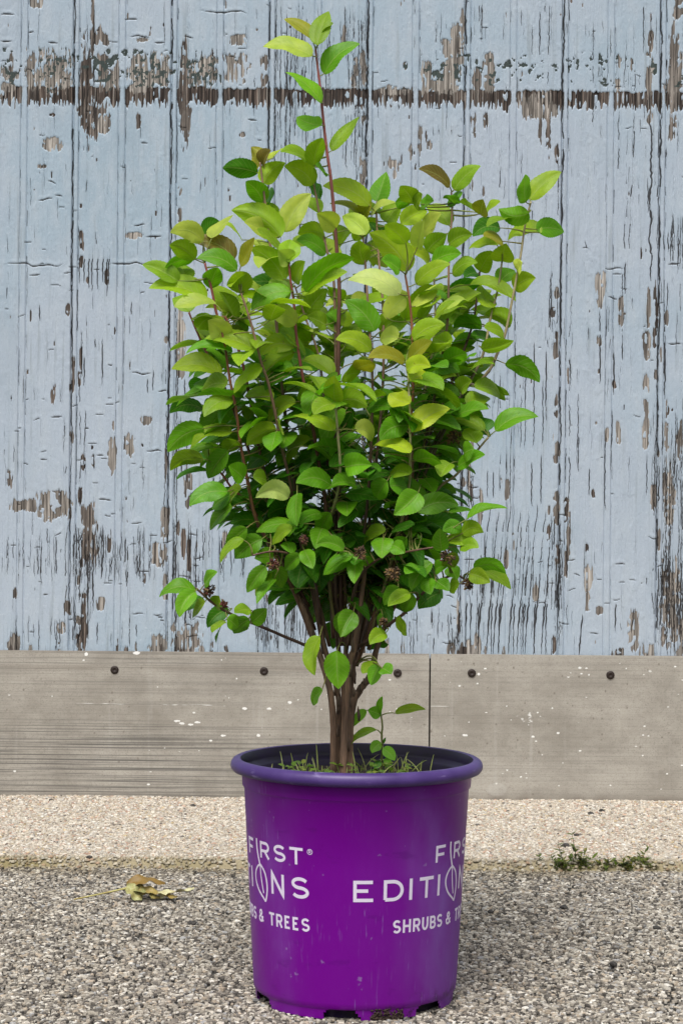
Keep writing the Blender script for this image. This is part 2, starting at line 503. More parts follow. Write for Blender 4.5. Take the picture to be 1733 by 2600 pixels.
    pz(o, 1158, 82, 1220, 250, .63, 2.6, .35, taper=.55); pz(o, 958, 232, 986, 278, .3, 2.2, .3); pz(o, 1270, 180, 1296, 328, .45, 2.4, .35); pz(o, 1382, 335, 1420, 478, .42, 2.2, .35); pz(o, 1384, 530, 1412, 740, .42, 2.3, .6)
    pz(o, 1378, 740, 1414, 890, .45, 2.2, .35); pz(o, 974, 370, 996, 480, .35, 3, .4); pz(o, 974, 905, 994, 950, .3, 3, .3); pz(o, 972, 1060, 1004, 1240, .4, 3.4, .35); pz(o, 630, 1070, 656, 1230, .5, 4, .3)
    pz(o, 752, 1025, 774, 1120, .45, 3, .5); pz(o, 1262, 760, 1282, 862, .5, 3, .4); pz(o, 1210, 790, 1226, 850, .5); pz(o, 1148, 1060, 1166, 1112, .15, 2.4, .5); pz(o, 1484, 715, 1500, 930, .5, 3, .6); pz(o, 1540, 780, 1568, 940, .45, 3, .7)
    pz(o, 1176, 505, 1190, 545, .4); pz(o, 978, 130, 1004, 195, .5, 2.6, .7); pz(o, 1402, 100, 1420, 340, .45, 3, .4); pz(o, 1482, 250, 1502, 320, .4); pz(o, 1418, 1030, 1448, 1171, .4, 3, .5); pz(o, 1480, 930, 1530, 1260, .5, 3, .8)
    pz(o, 1244, 570, 1262, 610, .15); pz(o, 1180, 360, 1194, 420, .4)
    for x, a, bq, w in [(885, 370, 890, 2.0), (940, 430, 760, 2.0), (925, 560, 870, 1.8), (920, 900, 1140, 2.2), (877, 940, 1150, 2.2), (845, 440, 910, 1.4), (1085, 620, 960, 1.7), (1090, 830, 990, 2.4), (762, 890, 1000, 1.7), (735, 900, 960, 1.3),
                        (702, 985, 1110, 2.0), (675, 975, 1110, 1.4), (732, 1000, 1080, 1.4), (1188, 240, 600, 2.0), (1250, 440, 640, 2.4), (1240, 690, 1000, 1.8), (1212, 780, 1171, 1.8), (1140, 970, 1100, 2.0), (1404, 880, 1100, 1.7), (1300, 0, 180, 2.4),
                        (1290, 330, 480, 1.8), (1418, 0, 120, 2.4), (1450, 100, 1171, 1.6), (1484, 320, 660, 2.4), (1494, 120, 260, 2.0), (588, 960, 1171, 1.4), (608, 1000, 1171, 1.4), (560, 800, 1171, 2.6), (800, 200, 700, 1.0), (780, 700, 1171, 1.2), (1440, 780, 1171, 2.0)]: lz(o, x, a, bq, w)
    for x0, x1, y in [(1490, 1568, 400), (1490, 1560, 36), (1200, 1300, 60), (1240, 1290, 90), (1220, 1270, 195), (580, 640, 1060), (590, 640, 1110)]: hz(o, x0, x1, y, lift=.8)
    group(1668, 1740, 1030, 1672, 46, 90, 320, 2.0, 0, 15); group(1380, 1412, 650, 900, 16, 40, 160, 1.8, 0, 16); group(1240, 1340, 900, 1150, 8, 60, 180, 1.6, 0, 41); group(1535, 1600, 660, 900, 10, 40, 130, 1.5, 0, 42)
    # --- lower left
    o = (0, 1300)
    pz(o, 368, -20, 440, 240, .3, 3, .7); pz(o, 364, 370, 398, 640, .2, 3, .6); pz(o, 690, 150, 770, 262, .45, 3, .5, taper=.35); pz(o, 440, 385, 482, 452, .5, 4, .3); pz(o, 288, 400, 326, 482, .3, 3, .6); pz(o, 262, 500, 304, 552, .5, 3, .5)
    pz(o, 42, 552, 98, 640, .5, 3, .5); pz(o, 688, 556, 768, 650, .62, 3, .4); pz(o, 800, 505, 910, 660, .42, 3, .8); pz(o, 830, 60, 852, 230, .12, 3, .4); pz(o, 856, 120, 876, 320, .18, 3, .4); pz(o, 805, 40, 822, 110, .3); pz(o, 490, 80, 512, 200, .2, 3, .5)
    pz(o, 652, 280, 668, 342, .25); pz(o, 1015, 85, 1042, 230, .5, 3, .5); pz(o, 60, 340, 78, 400, .3); pz(o, 740, 0, 775, 70, .5)
    for k in range(26):                            # paint chewed away along the foot of the boards
        x = random.uniform(0, 1560); pz((0 if k % 2 else 863, 1300), x, random.uniform(585, 615), x + random.uniform(14, 44), 680, random.uniform(.2, .6), 3, .6, taper=-.5)
    group(8, 160, 1340, 1500, 34, 40, 130, 1.8, 0, 17); group(205, 390, 1335, 1500, 56, 50, 160, 2.2, 0, 18); group(180, 240, 1300, 1670, 26, 60, 240, 2.4, 0, 19); group(440, 500, 1300, 1670, 26, 70, 260, 2.4, 0, 20)
    group(500, 690, 1320, 1500, 16, 60, 160, 1.8, 0, 21); group(650, 800, 1500, 1672, 60, 60, 165, 2.0, 0, 22); group(0, 430, 1560, 1672, 34, 30, 100, 1.8, 0, 23); group(420, 650, 1000, 1330, 16, 60, 240, 1.7, 0, 24)
    for k in range(26):
        x = random.uniform(20, 900); hz(o, x, x + random.uniform(20, 70), random.uniform(0, 600), lift=.9, w=1.5)
    # --- lower right
    o = (863, 1300)
    pz(o, 1112, 230, 1158, 372, .68, 2.3, .3, taper=.25); pz(o, 1122, 365, 1144, 470, .45, 3, .4); pz(o, 1168, 433, 1206, 470, .35, 3.5, .4); pz(o, 1316, 450, 1368, 660, .5, 2.6, .5); pz(o, 880, 330, 908, 422, .55, 2.6, .6); pz(o, 612, 560, 646, 660, .55, 3, .5)
    pz(o, 486, 596, 530, 660, .4, 3, .5); pz(o, 750, 170, 772, 260, .35, 3, .4); pz(o, 980, 130, 1002, 300, .3, 3, .5); pz(o, 1034, 10, 1052, 220, .4, 3, .6); pz(o, 1480, 220, 1560, 680, .48, 3, 1.0); pz(o, 1545, 420, 1600, 680, .55, 3, .8); pz(o, 1240, 625, 1300, 665, .3, 3, .8)
    pz(o, 552, 615, 578, 665, .1, 3, .4); pz(o, 944, 60, 960, 130, .2); pz(o, 1120, 140, 1136, 200, .2)
    for k, x in enumerate((652, 690, 718, 745, 790, 826, 868, 905, 938)):
        lz(o, x + 30, -40 + 30 * (k % 3), 660, 2.6, -.075, breaks=.2)
    for k, x in enumerate((580, 605, 640, 700, 735, 800, 845, 895, 950)): lz(o, x, random.uniform(150, 380), 660, 2.0, -.02)
    lz(o, 1110, 470, 660, 2.6, -.1); lz(o, 1260, 380, 560, 2.0); lz(o, 1400, 260, 340, 1.6); lz(o, 1345, 440, 560, 2.0, -.1)
    group(1668, 1745, 1380, 1672, 40, 80, 260, 2.2, 0, 25); group(975, 1175, 1530, 1672, 34, 40, 130, 1.7, 0, 26); group(1400, 1430, 1300, 1672, 24, 60, 220, 2.0, 0, 27); group(1190, 1400, 1250, 1672, 26, 80, 260, 1.8, -.03, 28)
    for k in range(22):
        x = random.uniform(280, 1560); hz(o, x, x + random.uniform(15, 60), random.uniform(-60, 620), lift=.8, w=1.5)
    # loose small stuff everywhere, also beyond the frame
    r = random.Random(5)
    for k in range(170):
        a, c = r.uniform(-40, 1780), r.uniform(-20, 1660)
        patch(a, c, a + r.uniform(1.5, 4.5), c + r.uniform(4, 26), r.uniform(.1, .45), 2.2, .9)
    for k in range(150):
        a = r.uniform(-40, 1780); hline(a, a + r.uniform(8, 30), r.uniform(-20, 1660), 1.1, r.randrange(999), .6)
    for k in range(120):
        a = r.choice((r.uniform(-2800, -80), r.uniform(1810, 4500)))
        c = r.uniform(-1200, 1600); w_ = r.uniform(16, 40)
        patch(a, c, a + w_, c + r.uniform(40, 260), r.uniform(.2, .6), 3, .5)
        line(a + w_, c, c + r.uniform(200, 500), 5.0, 0, 3, r.randrange(999))
    for k in range(900):                           # hairline checks in the paint
        a, c = r.uniform(-40, 1780), r.uniform(-20, 1640)
        line(a, c, c + r.uniform(25, 150), r.uniform(.5, 1.1), r.uniform(-.01, .01), 1.6, r.randrange(9999), r.uniform(.35, .9))
    # fold everything into one relief
    lip = sstep(.10, .45, np.roll(crack_and_shade, 2, axis=1)) * (1 - sstep(.05, .4, crack_and_shade)) * (1 - peel)
    h += .55 * lip
    peel = np.clip(peel, 0, 1)
    edge = np.clip(1 - np.abs(peel - .5) * 2, 0, 1)  # shadow under the paint lips, painted as a dark outline
    crack_and_shade = np.clip(np.maximum(crack_and_shade, edge * .45), 0, 1)
    h += -0.9 * sstep(.3, .7, peel) + peel * (nC - .5) * 1.1 - 1.6 * crack_and_shade
    blis = sstep(.60, .80, fbm(U * .07, V * .045, 44, 2))
    h += (1 - peel) * ((vnoise(U * .42, V * .010, 48) - .5) * .30 + (vnoise(U * .9, V * .03, 49) - .5) * .18 + (nB - .5) * .6 + (vnoise(U * .16, V * .13, 40) - .5) * .14 + blis * .40 * sstep(.4, .7, vnoise(U * .012, V * .008, 47)) + (vnoise(U * .30, V * .24, 46) - .5) * .22)
    x = (us - CX) / SC
    z = HCAM - (vs - CY) / SC
    X, Z = np.meshgrid(x, z)
    co = np.stack([X, WALL_D - h * 0.001, Z], -1).reshape(-1, 3)
    idx = np.arange(nu * nv).reshape(nv, nu)
    q = np.stack([idx[1:, :-1], idx[1:, 1:], idx[:-1, 1:], idx[:-1, :-1]], -1).reshape(-1, 4)
    # sheathing behind the boards, so the wall is a solid
    x0, x1, z0, z1, y0, y1 = x[0], x[-1], 0.0, z[0], WALL_D + .008, WALL_D + .14
    n0 = len(co)
    bx = np.array([(a, bq, c) for a in (x0, x1) for bq in (y0, y1) for c in (z0, z1)])
    bf = np.array([(0, 1, 3, 2), (4, 6, 7, 5), (0, 4, 5, 1), (2, 3, 7, 6), (0, 2, 6, 4), (1, 5, 7, 3)]) + n0
    co = np.concatenate([co, bx])
    q = np.concatenate([q, bf])
    wear_and_shade = np.stack([peel, crack_and_shade, prim, np.clip(tone, 0, 1)], -1).reshape(-1, 4)
    wear_and_shade = np.concatenate([wear_and_shade, np.tile([1, 0, 0, .4], (8, 1))])
    me = mesh_np('siding', co, q, np.full(len(q), 4), tint=wear_and_shade)
    return me


m_wall, nt, bs = new_mat("flaking_blue_paint")
N = NT(nt)
at = N.attr('tint')
sep = N.n('ShaderNodeSeparateColor'); N.lk(at.outputs['Color'], sep.inputs[0])
oc = N.coords()
og = N.coords((330, 1, 9))
fine = N.noise(N.coords((520, 1, 160)), 1.0, 2)
pk = N.smooth(N.math('ADD', sep.outputs[0], N.math('MULTIPLY', N.math('SUBTRACT', fine, .5), .5)), .40, .56)
big = N.noise(oc, 2.2, 3)
mid = N.noise(N.coords((38, 1, 14)), 1.0, 4)
tiny = N.noise(oc, 330.0, 2)
paint = N.mix(N.smooth(big, .35, .65), (0.325, 0.418, 0.498), (0.385, 0.448, 0.525))
paint = N.mix(N.math('MULTIPLY', N.smooth(mid, .40, .75), .55), paint, (0.43, 0.49, 0.55))
paint = N.mix(N.math('MULTIPLY', N.smooth(tiny, .58, .76), .45), paint, (0.20, 0.25, 0.28))
paint = N.mix(N.math('MULTIPLY', N.smooth(N.noise(N.coords((120, 1, 160)), 1.0, 3, .7), .56, .74), .45), paint, (0.52, 0.58, 0.64))
paint = N.mix(N.math('MULTIPLY', N.smooth(N.noise(N.coords((90, 1, 5)), 1.0, 3), .56, .78), .50), paint, (0.21, 0.245, 0.265))
paint = N.mix(N.math('MULTIPLY', N.smooth(N.noise(N.coords((4.5, 1, 2.2)), 1.0, 5, .65), .50, .72), .38), paint, (0.255, 0.325, 0.385))
grain = N.noise(og, 1.0, 3, .6)
w_light = N.ramp(grain, [(.34, (0.050, 0.044, 0.039)), (.5, (0.235, 0.214, 0.190)), (.66, (0.50, 0.465, 0.425))])
w_dark = N.ramp(grain, [(.36, (0.012, 0.009, 0.008)), (.54, (0.066, 0.050, 0.042)), (.68, (0.22, 0.175, 0.145))])
wood = N.mix(N.smooth(at.outputs['Alpha'], .12, .66), w_dark, w_light)
colr = N.mix(pk, paint, wood)
colr = N.mix(N.math('MULTIPLY', N.smooth(N.math('ADD', sep.outputs[2], N.math('MULTIPLY', N.math('SUBTRACT', fine, .5), .7)), .42, .6), .95), colr, (0.040, 0.058, 0.055))
colr = N.mix(N.math('MULTIPLY', N.smooth(sep.outputs[1], .18, .85), .94), colr, (0.016, 0.013, 0.012))
N.lk(colr, bs.inputs['Base Color'])
N.lk(N.math('ADD', .42, N.math('MULTIPLY', pk, .45)), bs.inputs['Roughness'])
bs.inputs['Specular IOR Level'].default_value = .35
nb = N.bump(N.math('ADD', N.noise(N.coords((170, 1, 110)), 1.0, 4, .7), N.noise(N.coords((420, 1, 30)), 1.0, 3, .6)), .42, .0014)
N.lk(nb, bs.inputs['Normal'])

wall = empty('wooden_wall', (0, WALL_D, 0))
tag(wall, 'tall wall of pale blue wooden boards with flaking paint behind the potted shrub', 'wall')
siding = link('siding', build_wall(), m_wall, wall)
siding.location = (0, -WALL_D, 0)

# ------------------------------------------------------------------ skirting sheets along the wall foot
SK_TOP = HCAM - (1657.5 - CY) / SC
SEAM_X = (unroll(1089, 1800)[0] - CX) / SC
SK_Y = WALL_D - 0.016

m_skirt, nt, bs = new_mat("weathered_cement_sheet")
N = NT(nt)
at = N.attr('tint')
sep = N.n('ShaderNodeSeparateColor'); N.lk(at.outputs['Color'], sep.inputs[0])
oc = N.coords()
st = N.noise(N.coords((1.6, 1, 330)), 1.0, 4, .7)
st2 = N.noise(N.coords((5, 1, 120)), 1.0, 3, .6)
bl = N.noise(N.coords((6, 1, 9)), 1.0, 6, .68)
gr = N.noise(oc, 420, 2)
vd = N.noise(N.coords((60, 1, 3)), 1.0, 3)
c = N.mix(N.smooth(bl, .3, .7), (0.275, 0.254, 0.220), (0.415, 0.390, 0.345))
c = N.mix(N.math('MULTIPLY', N.smooth(gr, .52, .75), .55), c, (0.17, 0.155, 0.135))
c = N.mix(N.math('MULTIPLY', N.smooth(N.noise(N.coords((130, 1, 190)), 1.0, 4, .7), .5, .72), .5), c, (0.225, 0.205, 0.175))
c = N.mix(N.math('MULTIPLY', N.smooth(vd, .58, .75), .30), c, (0.47, 0.45, 0.42))
c = N.mix(N.math('MULTIPLY', N.math('MULTIPLY', N.smooth(st, .47, .62), sep.outputs[2]), 1.0), c, (0.105, 0.100, 0.092))
c = N.mix(N.math('MULTIPLY', N.math('MULTIPLY', N.smooth(st2, .52, .68), sep.outputs[2]), .45), c, (0.19, 0.18, 0.165))
c = N.mix(N.math('MULTIPLY', sep.outputs[1], .85), c, (0.17, 0.145, 0.12))
c = N.mix(N.math('MULTIPLY', N.smooth(sep.outputs[0], .3, .7), .95), c, (0.82, 0.82, 0.80))
N.lk(c, bs.inputs['Base Color'])
bs.inputs['Roughness'].default_value = .75
bs.inputs['Specular IOR Level'].default_value = .3
N.lk(N.bump(N.math('ADD', N.noise(N.coords((60, 1, 400)), 1.0, 3), sep.outputs[0]), .25, .001), bs.inputs['Normal'])

m_screw, nt, bs = new_mat("rusty_screw")
bs.inputs['Base Color'].default_value = (0.022, 0.013, 0.010, 1)
bs.inputs['Metallic'].default_value = .15
bs.inputs['Roughness'].default_value = .6


def skirting(xa, xb, name, streaky, seed):
    step = .0013 if abs(xb - xa) < 2.5 else .0013
    fine0, fine1 = max(xa, -.80), min(xb, .80)
    xs = [np.arange(fine0, fine1, step), [fine1]]
    if xa < fine0: xs.insert(0, np.arange(xa, fine0 - .005, .012))
    if xb > fine1: xs.append(np.arange(fine1 + .012, xb, .012))
    xs = np.concatenate(xs)
    zs = np.linspace(SK_TOP, -0.03, 235)
    X, Z = np.meshgrid(xs, zs)
    U = X * SC + CX; V = CY - (Z - HCAM) * SC
    r = random.Random(seed)
    spl = np.zeros_like(X); dirt = np.zeros_like(X); strk = np.zeros_like(X)
    def blob(u, v, ru, rv, a=1.0):
        i0, i1 = np.searchsorted(xs, [(u - ru * 2 - CX) / SC, (u + ru * 2 - CX) / SC])
        s = (slice(None), slice(i0, i1))
        if i1 <= i0: return
        f = np.hypot((U[s] - u) / ru, (V[s] - v) / rv) + .35 * (vnoise(U[s] * .3, V[s] * .3, seed) - .5)
        spl[s] = np.maximum(spl[s], (1 - sstep(.7, 1.15, f)) * a)
    ua, ub = fine0 * SC + CX, fine1 * SC + CX
    n = int((ub - ua) * (0.11 if not streaky else .045))
    for k in range(n):
        u, v = r.uniform(ua, ub), 1670 + 340 * r.random() ** (1.2 if not streaky else 1.0)
        if streaky and u < 300 and r.random() < .7: continue
        sz = r.uniform(1.0, 2.6) if r.random() < .82 else r.uniform(2.6, 4.4)
        blob(u, v, sz * r.uniform(.9, 1.7), sz * .85, r.uniform(.55, 1))
    if streaky:
        for u, v, ru, rv in [(455, 1832, 9, 3), (468, 1838, 8, 3), (490, 1841, 7, 3), (508, 1835, 8, 3), (573, 1868, 7, 3), (626, 1799, 7, 3.5), (688, 1799, 6, 3), (352, 1661, 9, 4), (225, 1665, 5, 5), (662, 1867, 5, 4)]:
            blob(u, v, ru, rv)
        for u0, u1, v in [(192, 360, 1790), (410, 570, 1791)]:
            s = np.exp(-((V - v - 2 * (vnoise(U * .05, U * 0, 3) - .5)) / 1.5) ** 2) * sstep(u0, u0 + 12, U) * (1 - sstep(u1 - 40, u1, U)) * (.4 + .6 * vnoise(U * .08, V * .8, 6))
            spl = np.maximum(spl, s * .8)
        lo = sstep(1780, 1930, V)
        strk = np.clip(.25 + .75 * lo, 0, 1) * (1 - .75 * sstep(300, 950, U)) + .25 * (1 - sstep(1690, 1760, V))
        dirt += .45 * np.exp(-((V - 1697 - 3 * vnoise(U * .01, U * 0, 8)) / 7) ** 2) * sstep(.25, .6, vnoise(U * .006, U * 0, 9))
        dirt += .5 * np.exp(-((V - 1655) / 5) ** 2)
    else:
        strk = .10 + .15 * vnoise(U * .01, V * .02, 4)
        for u, v0, v1 in [(1172, 1722, 1800), (1226, 1715, 1900), (1218, 1880, 1940), (1690, 1700, 1900), (1435, 1930, 1995), (1272, 1840, 1900)]:
            path = u + 8 * (vnoise(V * .02, V * 0, int(u)) - .5)
            s = np.exp(-((U - path) / 3.2) ** 2) * sstep(v0, v0 + 10, V) * (1 - sstep(v1 - 20, v1, V)) * .33
            spl = np.maximum(spl, s)
        f = np.hypot((U - 1350) / 60, (V - 1815) / 26)
        spl = np.maximum(spl, (1 - sstep(.3, 1.2, f)) * sstep(.5, .75, fbm(U * .11, V * .16, 12, 4)) * .6)
        f = np.hypot((U - 1265) / 48, (V - 1998) / 34)
        spl = np.maximum(spl, (1 - sstep(.4, 1.1, f)) * .38)
        s = np.exp(-((V - 1789) / 3) ** 2) * sstep(1092, 1098, U) * (1 - sstep(1130, 1170, U)) * .5
        spl = np.maximum(spl, s)
        dirt += .7 * np.exp(-((V - 2025) / 12) ** 2) * vnoise(U * .03, U * 0, 14)
    for k in range(60):
        u, v = r.uniform(ua, ub), r.uniform(1670, 2015)
        i0, i1 = np.searchsorted(xs, [(u - 12 - CX) / SC, (u + 12 - CX) / SC])
        s = (slice(None), slice(i0, i1))
        dirt[s] = np.maximum(dirt[s], (1 - sstep(.6, 1.2, np.hypot((U[s] - u) / r.uniform(1.5, 3.2), (V[s] - v) / r.uniform(1.2, 4)))) * .95)
    dirt = np.clip(dirt + .35 * sstep(2000, 2030, V), 0, 1)
    y = SK_Y + (vnoise(U * .004, V * .01, 2) - .5) * .003
    front = np.stack([X, y, Z], -1).reshape(-1, 3)
    nv, nu = X.shape
    idx = np.arange(nu * nv).reshape(nv, nu)
    q = np.stack([idx[1:, :-1], idx[1:, 1:], idx[:-1, 1:], idx[:-1, :-1]], -1).reshape(-1, 4)
    # thickness: rim vertices pushed back to the boards
    ring = np.concatenate([idx[0, :], idx[1:, -1], idx[-1, -2::-1], idx[-2:0:-1, 0]])
    back = front[ring].copy(); back[:, 1] = WALL_D - .0045
    n0 = len(front)
    k = np.arange(len(ring)); k2 = (k + 1) % len(ring)
    side = np.stack([ring[k], ring[k2], n0 + k2, n0 + k], -1)
    co = np.concatenate([front, back])
    tint = np.concatenate([np.stack([spl, dirt, strk], -1).reshape(-1, 3), np.tile([0, .6, .2], (len(ring), 1))])
    q = np.concatenate([q, side])
    me = mesh_np(name, co - np.array([0, WALL_D, 0]), q, np.full(len(q), 4), tint=np.clip(tint, 0, 1))
    return link(name, me, m_skirt, wall, smooth=False)


xL, xR = (-2900 - CX) / SC, (4600 - CX) / SC
sk1 = skirting(xL, SEAM_X - .0016, 'skirting_panel', True, 3)
sk1['label'] = 'grey cement skirting sheet with dark horizontal streaks, left of the seam'
sk2 = skirting(SEAM_X + .0016, xR, 'skirting_panel', False, 4)
sk2['label'] = 'beige cement skirting sheet speckled with white paint, right of the seam'
for u, v in [(294, 1699), (671, 1702), (1008, 1707), (1195, 1707), (1545, 1712), (-80, 1697), (1900, 1714)]:
    U_, V_ = unroll(u, v)
    x, z = (U_ - CX) / SC, HCAM - (V_ - CY) / SC
    prof = [(0.0001, .0004), (.0022, .0005), (.0030, .0016), (.0055, .0014), (.0076, .0004), (.0082, -.0005)]
    co, fs = lathe([(r_, zz) for r_, zz in prof], 20)
    co = np.array([(cx_, -zz - .0026, cy_) for cx_, cy_, zz in co])
    mb = MB(); mb.add(co + np.array([x, SK_Y - WALL_D, z]), fs)
    mb.build('screw', m_screw, sk1 if x < SEAM_X else sk2)

# ------------------------------------------------------------------ ground
APRON_Y = 3.10


def stones(n, x0, x1, y0, y1, rmin, rmax, sink, tints, seed, zfun=None, edge=None, flat=.30):
    """n little faceted pebbles bedded in the surface, as raw arrays"""
    g = np.random.default_rng(seed)
    px, py = g.uniform(x0, x1, n), g.uniform(y0, y1, n)
    if edge is not None:
        k = edge(px, py); px, py = px[k], py[k]; n = len(px)
    rr = rmin + (rmax - rmin) * g.random(n) ** 2.2
    th0 = g.uniform(0, 2 * np.pi, n)
    asp = g.uniform(.6, 1.0, n)
    K = 6
    a = th0[:, None] + (np.arange(K) + g.uniform(-.28, .28, (n, K)))[:, :] * (2 * np.pi / K)
    lx, ly = np.cos(a) * rr[:, None], np.sin(a) * rr[:, None] * asp[:, None]
    rot = g.uniform(0, np.pi, n)
    cx, sx = np.cos(rot)[:, None], np.sin(rot)[:, None]
    lx, ly = lx * cx - ly * sx, lx * sx + ly * cx
    hgt = rr * flat * g.uniform(.6, 1.25, n)
    tx, ty = g.uniform(-.18, .18, n), g.uniform(-.18, .18, n)
    z0 = (zfun(px, py) if zfun else 0) - sink * rr + g.uniform(-.0006, .0006, n)
    base = np.stack([px[:, None] + lx, py[:, None] + ly, np.broadcast_to((z0 - .0015)[:, None], (n, K))], -1)
    mi = g.uniform(.78, .98, (n, K))
    midr = np.stack([px[:, None] + lx * mi, py[:, None] + ly * mi, (z0 + hgt * .62)[:, None] + tx[:, None] * lx + ty[:, None] * ly], -1)
    ti = g.uniform(.35, .62, (n, K))
    topr = np.stack([px[:, None] + lx * ti, py[:, None] + ly * ti, (z0 + hgt)[:, None] + tx[:, None] * lx + ty[:, None] * ly], -1)
    co = np.concatenate([base, midr, topr], 1).reshape(-1, 3)
    k = np.arange(K); k2 = (k + 1) % K
    q1 = np.stack([k, k2, K + k2, K + k], -1); q2 = q1 + K
    quads = (np.concatenate([q1, q2])[None] + (np.arange(n) * 18)[:, None, None]).reshape(-1, 4)
    tops = (np.arange(12, 18)[None] + (np.arange(n) * 18)[:, None])
    ci = g.choice(len(tints), n, p=np.array([t[0] for t in tints]) / sum(t[0] for t in tints))
    cols = np.array([t[1] for t in tints]); cols = cols.mean(0) * .14 + cols * .86
    cc = cols[ci] * g.uniform(.75, 1.25, n)[:, None]
    return co, quads, tops, np.repeat(cc, 18, 0), px, py


def sheet(xs, ys, zf, tf):
    X, Y = np.meshgrid(xs, ys)
    co = np.stack([X, Y, zf(X, Y)], -1).reshape(-1, 3)
    ny, nx = X.shape
    idx = np.arange(nx * ny).reshape(ny, nx)
    q = np.stack([idx[:-1, :-1], idx[:-1, 1:], idx[1:, 1:], idx[1:, :-1]], -1).reshape(-1, 4)
    return co, q, tf(X, Y).reshape(-1, 3)


def join(parts):
    co, lo, si, ti, n = [], [], [], [], 0
    for c_, faces, t_ in parts:
        co.append(c_); ti.append(t_)
        for f in faces:
            lo.append((f + n).ravel()); si.append(np.full(len(f), f.shape[1]))
        n += len(c_)
    return np.concatenate(co), np.concatenate(lo), np.concatenate(si), np.concatenate(ti)


m_ground, nt, bs = new_mat("bound_aggregate")
N = NT(nt)
at = N.attr('tint')
oc = N.coords()
v = N.noise(oc, 700, 3, .6)
c = N.mix(1.0, at.outputs['Color'], N.ramp(v, [(.25, (.70, .70, .70)), (.75, (1.2, 1.2, 1.2))]), 'MULTIPLY')
N.lk(c, bs.inputs['Base Color'])
bs.inputs['Roughness'].default_value = .8
bs.inputs['Specular IOR Level'].default_value = .25
N.lk(N.bump(v, .4, .0008), bs.inputs['Normal'])


def apron_edge(x):
    return APRON_Y + .018 * (vnoise(x * 6, x * 0, 3) - .5) + .03 * (vnoise(x * 1.4, x * 0, 8) - .5)


xs = np.concatenate([np.arange(-30, -1.6, 1.2), np.arange(-1.6, 1.6, .01), np.arange(1.6, 31, 1.2)])
ys = np.concatenate([np.arange(-40, 1.7, 1.5), np.arange(1.7, 3.9, .01), [4.0, 12, 45]])
asp_z = lambda X, Y: -.003 + .004 * (fbm(X * 9, Y * 9, 5, 3) - .5)
asp_t = lambda X, Y: np.stack([.030 + .025 * fbm(X * 20, Y * 20, 6, 2)] * 3, -1) * np.array([1.05, 1, .9])
g0 = sheet(xs, ys, asp_z, asp_t)
ASP = [(24, (.35, .315, .26)), (20, (.215, .19, .16)), (17, (.54, .50, .43)), (15, (.095, .084, .072)), (9, (.40, .33, .25)), (4, (.30, .30, .30)), (5, (.68, .65, .59)), (11, (.038, .034, .031))]
sA = stones(165000, -1.2, 1.2, 1.98, 3.14, .0017, .0047, .12, ASP, 21, edge=lambda a, b_: b_ < apron_edge(a) + .015)
sB = stones(9000, -1.2, 1.2, 1.98, 3.14, .0045, .0068, .15, ASP, 22, edge=lambda a, b_: b_ < apron_edge(a) - .002)
def near_edge(t, px, py, w=.10, col=(.10, .085, .045)):
    f = np.clip(1 - (apron_edge(px) - py) / w, 0, 1) * sstep(.35, .7, vnoise(px * 9, py * 9, 4)) * .7
    f = np.repeat(f, 18)[:, None]
    return t * (1 - f) + t * f * np.array([.55, .5, .38])
co, lo, si, ti = join([(g0[0], [g0[1]], g0[2]), (sA[0], [sA[1], sA[2]], near_edge(sA[3], sA[4], sA[5])), (sB[0], [sB[1], sB[2]], near_edge(sB[3], sB[4], sB[5]))])
asphalt = link('asphalt', mesh_np('asphalt', co, lo, si, tint=ti), m_ground, smooth=False)
tag(asphalt, 'coarse grey asphalt of bedded gravel under the purple pot', 'asphalt', kind='structure')

# pale exposed-aggregate strip between asphalt and wall
xs = np.concatenate([np.arange(-20, -1.6, .8), np.arange(-1.6, 1.6, .012), np.arange(1.6, 20.5, .8)])
tt = np.concatenate([np.linspace(0, .12, 10), np.linspace(.13, 1, 60)])
X, T_ = np.meshgrid(xs, tt)
Y = apron_edge(X) + T_ * (3.99 - apron_edge(X))
Zt = .014 + .0025 * (fbm(X * 14, Y * 14, 9, 3) - .5)
Zt = Zt * sstep(-.004, .03, T_) - .008 * (1 - sstep(0, .02, T_))
co_a = np.stack([X, Y, Zt], -1).reshape(-1, 3)
ny, nx = X.shape
idx = np.arange(nx * ny).reshape(ny, nx)
q_a = np.stack([idx[:-1, :-1], idx[:-1, 1:], idx[1:, 1:], idx[1:, :-1]], -1).reshape(-1, 4)
moss = (1 - sstep(.01, .055, T_)) * (.35 + .65 * vnoise(X * 12, Y * 12, 3))
ta = np.stack([np.full_like(X, v_) for v_ in (.40, .345, .27)], -1) * (.85 + .3 * fbm(X * 8, Y * 20, 4, 3))[..., None]
ta = ta * (1 - moss[..., None]) + moss[..., None] * np.array([.20, .165, .055])
APR = [(34, (.66, .59, .49)), (22, (.76, .71, .62)), (16, (.52, .45, .37)), (8, (.55, .36, .27)), (6, (.36, .33, .30)), (7, (.80, .78, .73)), (2.5, (.10, .09, .085)), (4, (.60, .47, .28))]
apz = lambda px, py: (.014 + .0025 * (fbm(px * 14, py * 14, 9, 3) - .5)) * sstep(-.004, .024, py - apron_edge(px)) + .0012 - .004 * (1 - sstep(0, .02, py - apron_edge(px)))
sC = stones(110000, -1.25, 1.25, 3.07, 3.91, .0016, .0048, .16, APR, 23, zfun=apz, edge=lambda a, b_: b_ > apron_edge(a) + .001, flat=.30)
f = (1 - sstep(.0, .05, sC[5] - apron_edge(sC[4]))) * (.3 + .7 * vnoise(sC[4] * 12, sC[5] * 12, 3))
f = np.repeat(f, 18)[:, None] * .75
tC = sC[3] * .80 * (1 - f) + f * np.array([.23, .19, .07])
co, lo, si, ti = join([(co_a, [q_a], ta.reshape(-1, 3)), (sC[0], [sC[1], sC[2]], tC)])
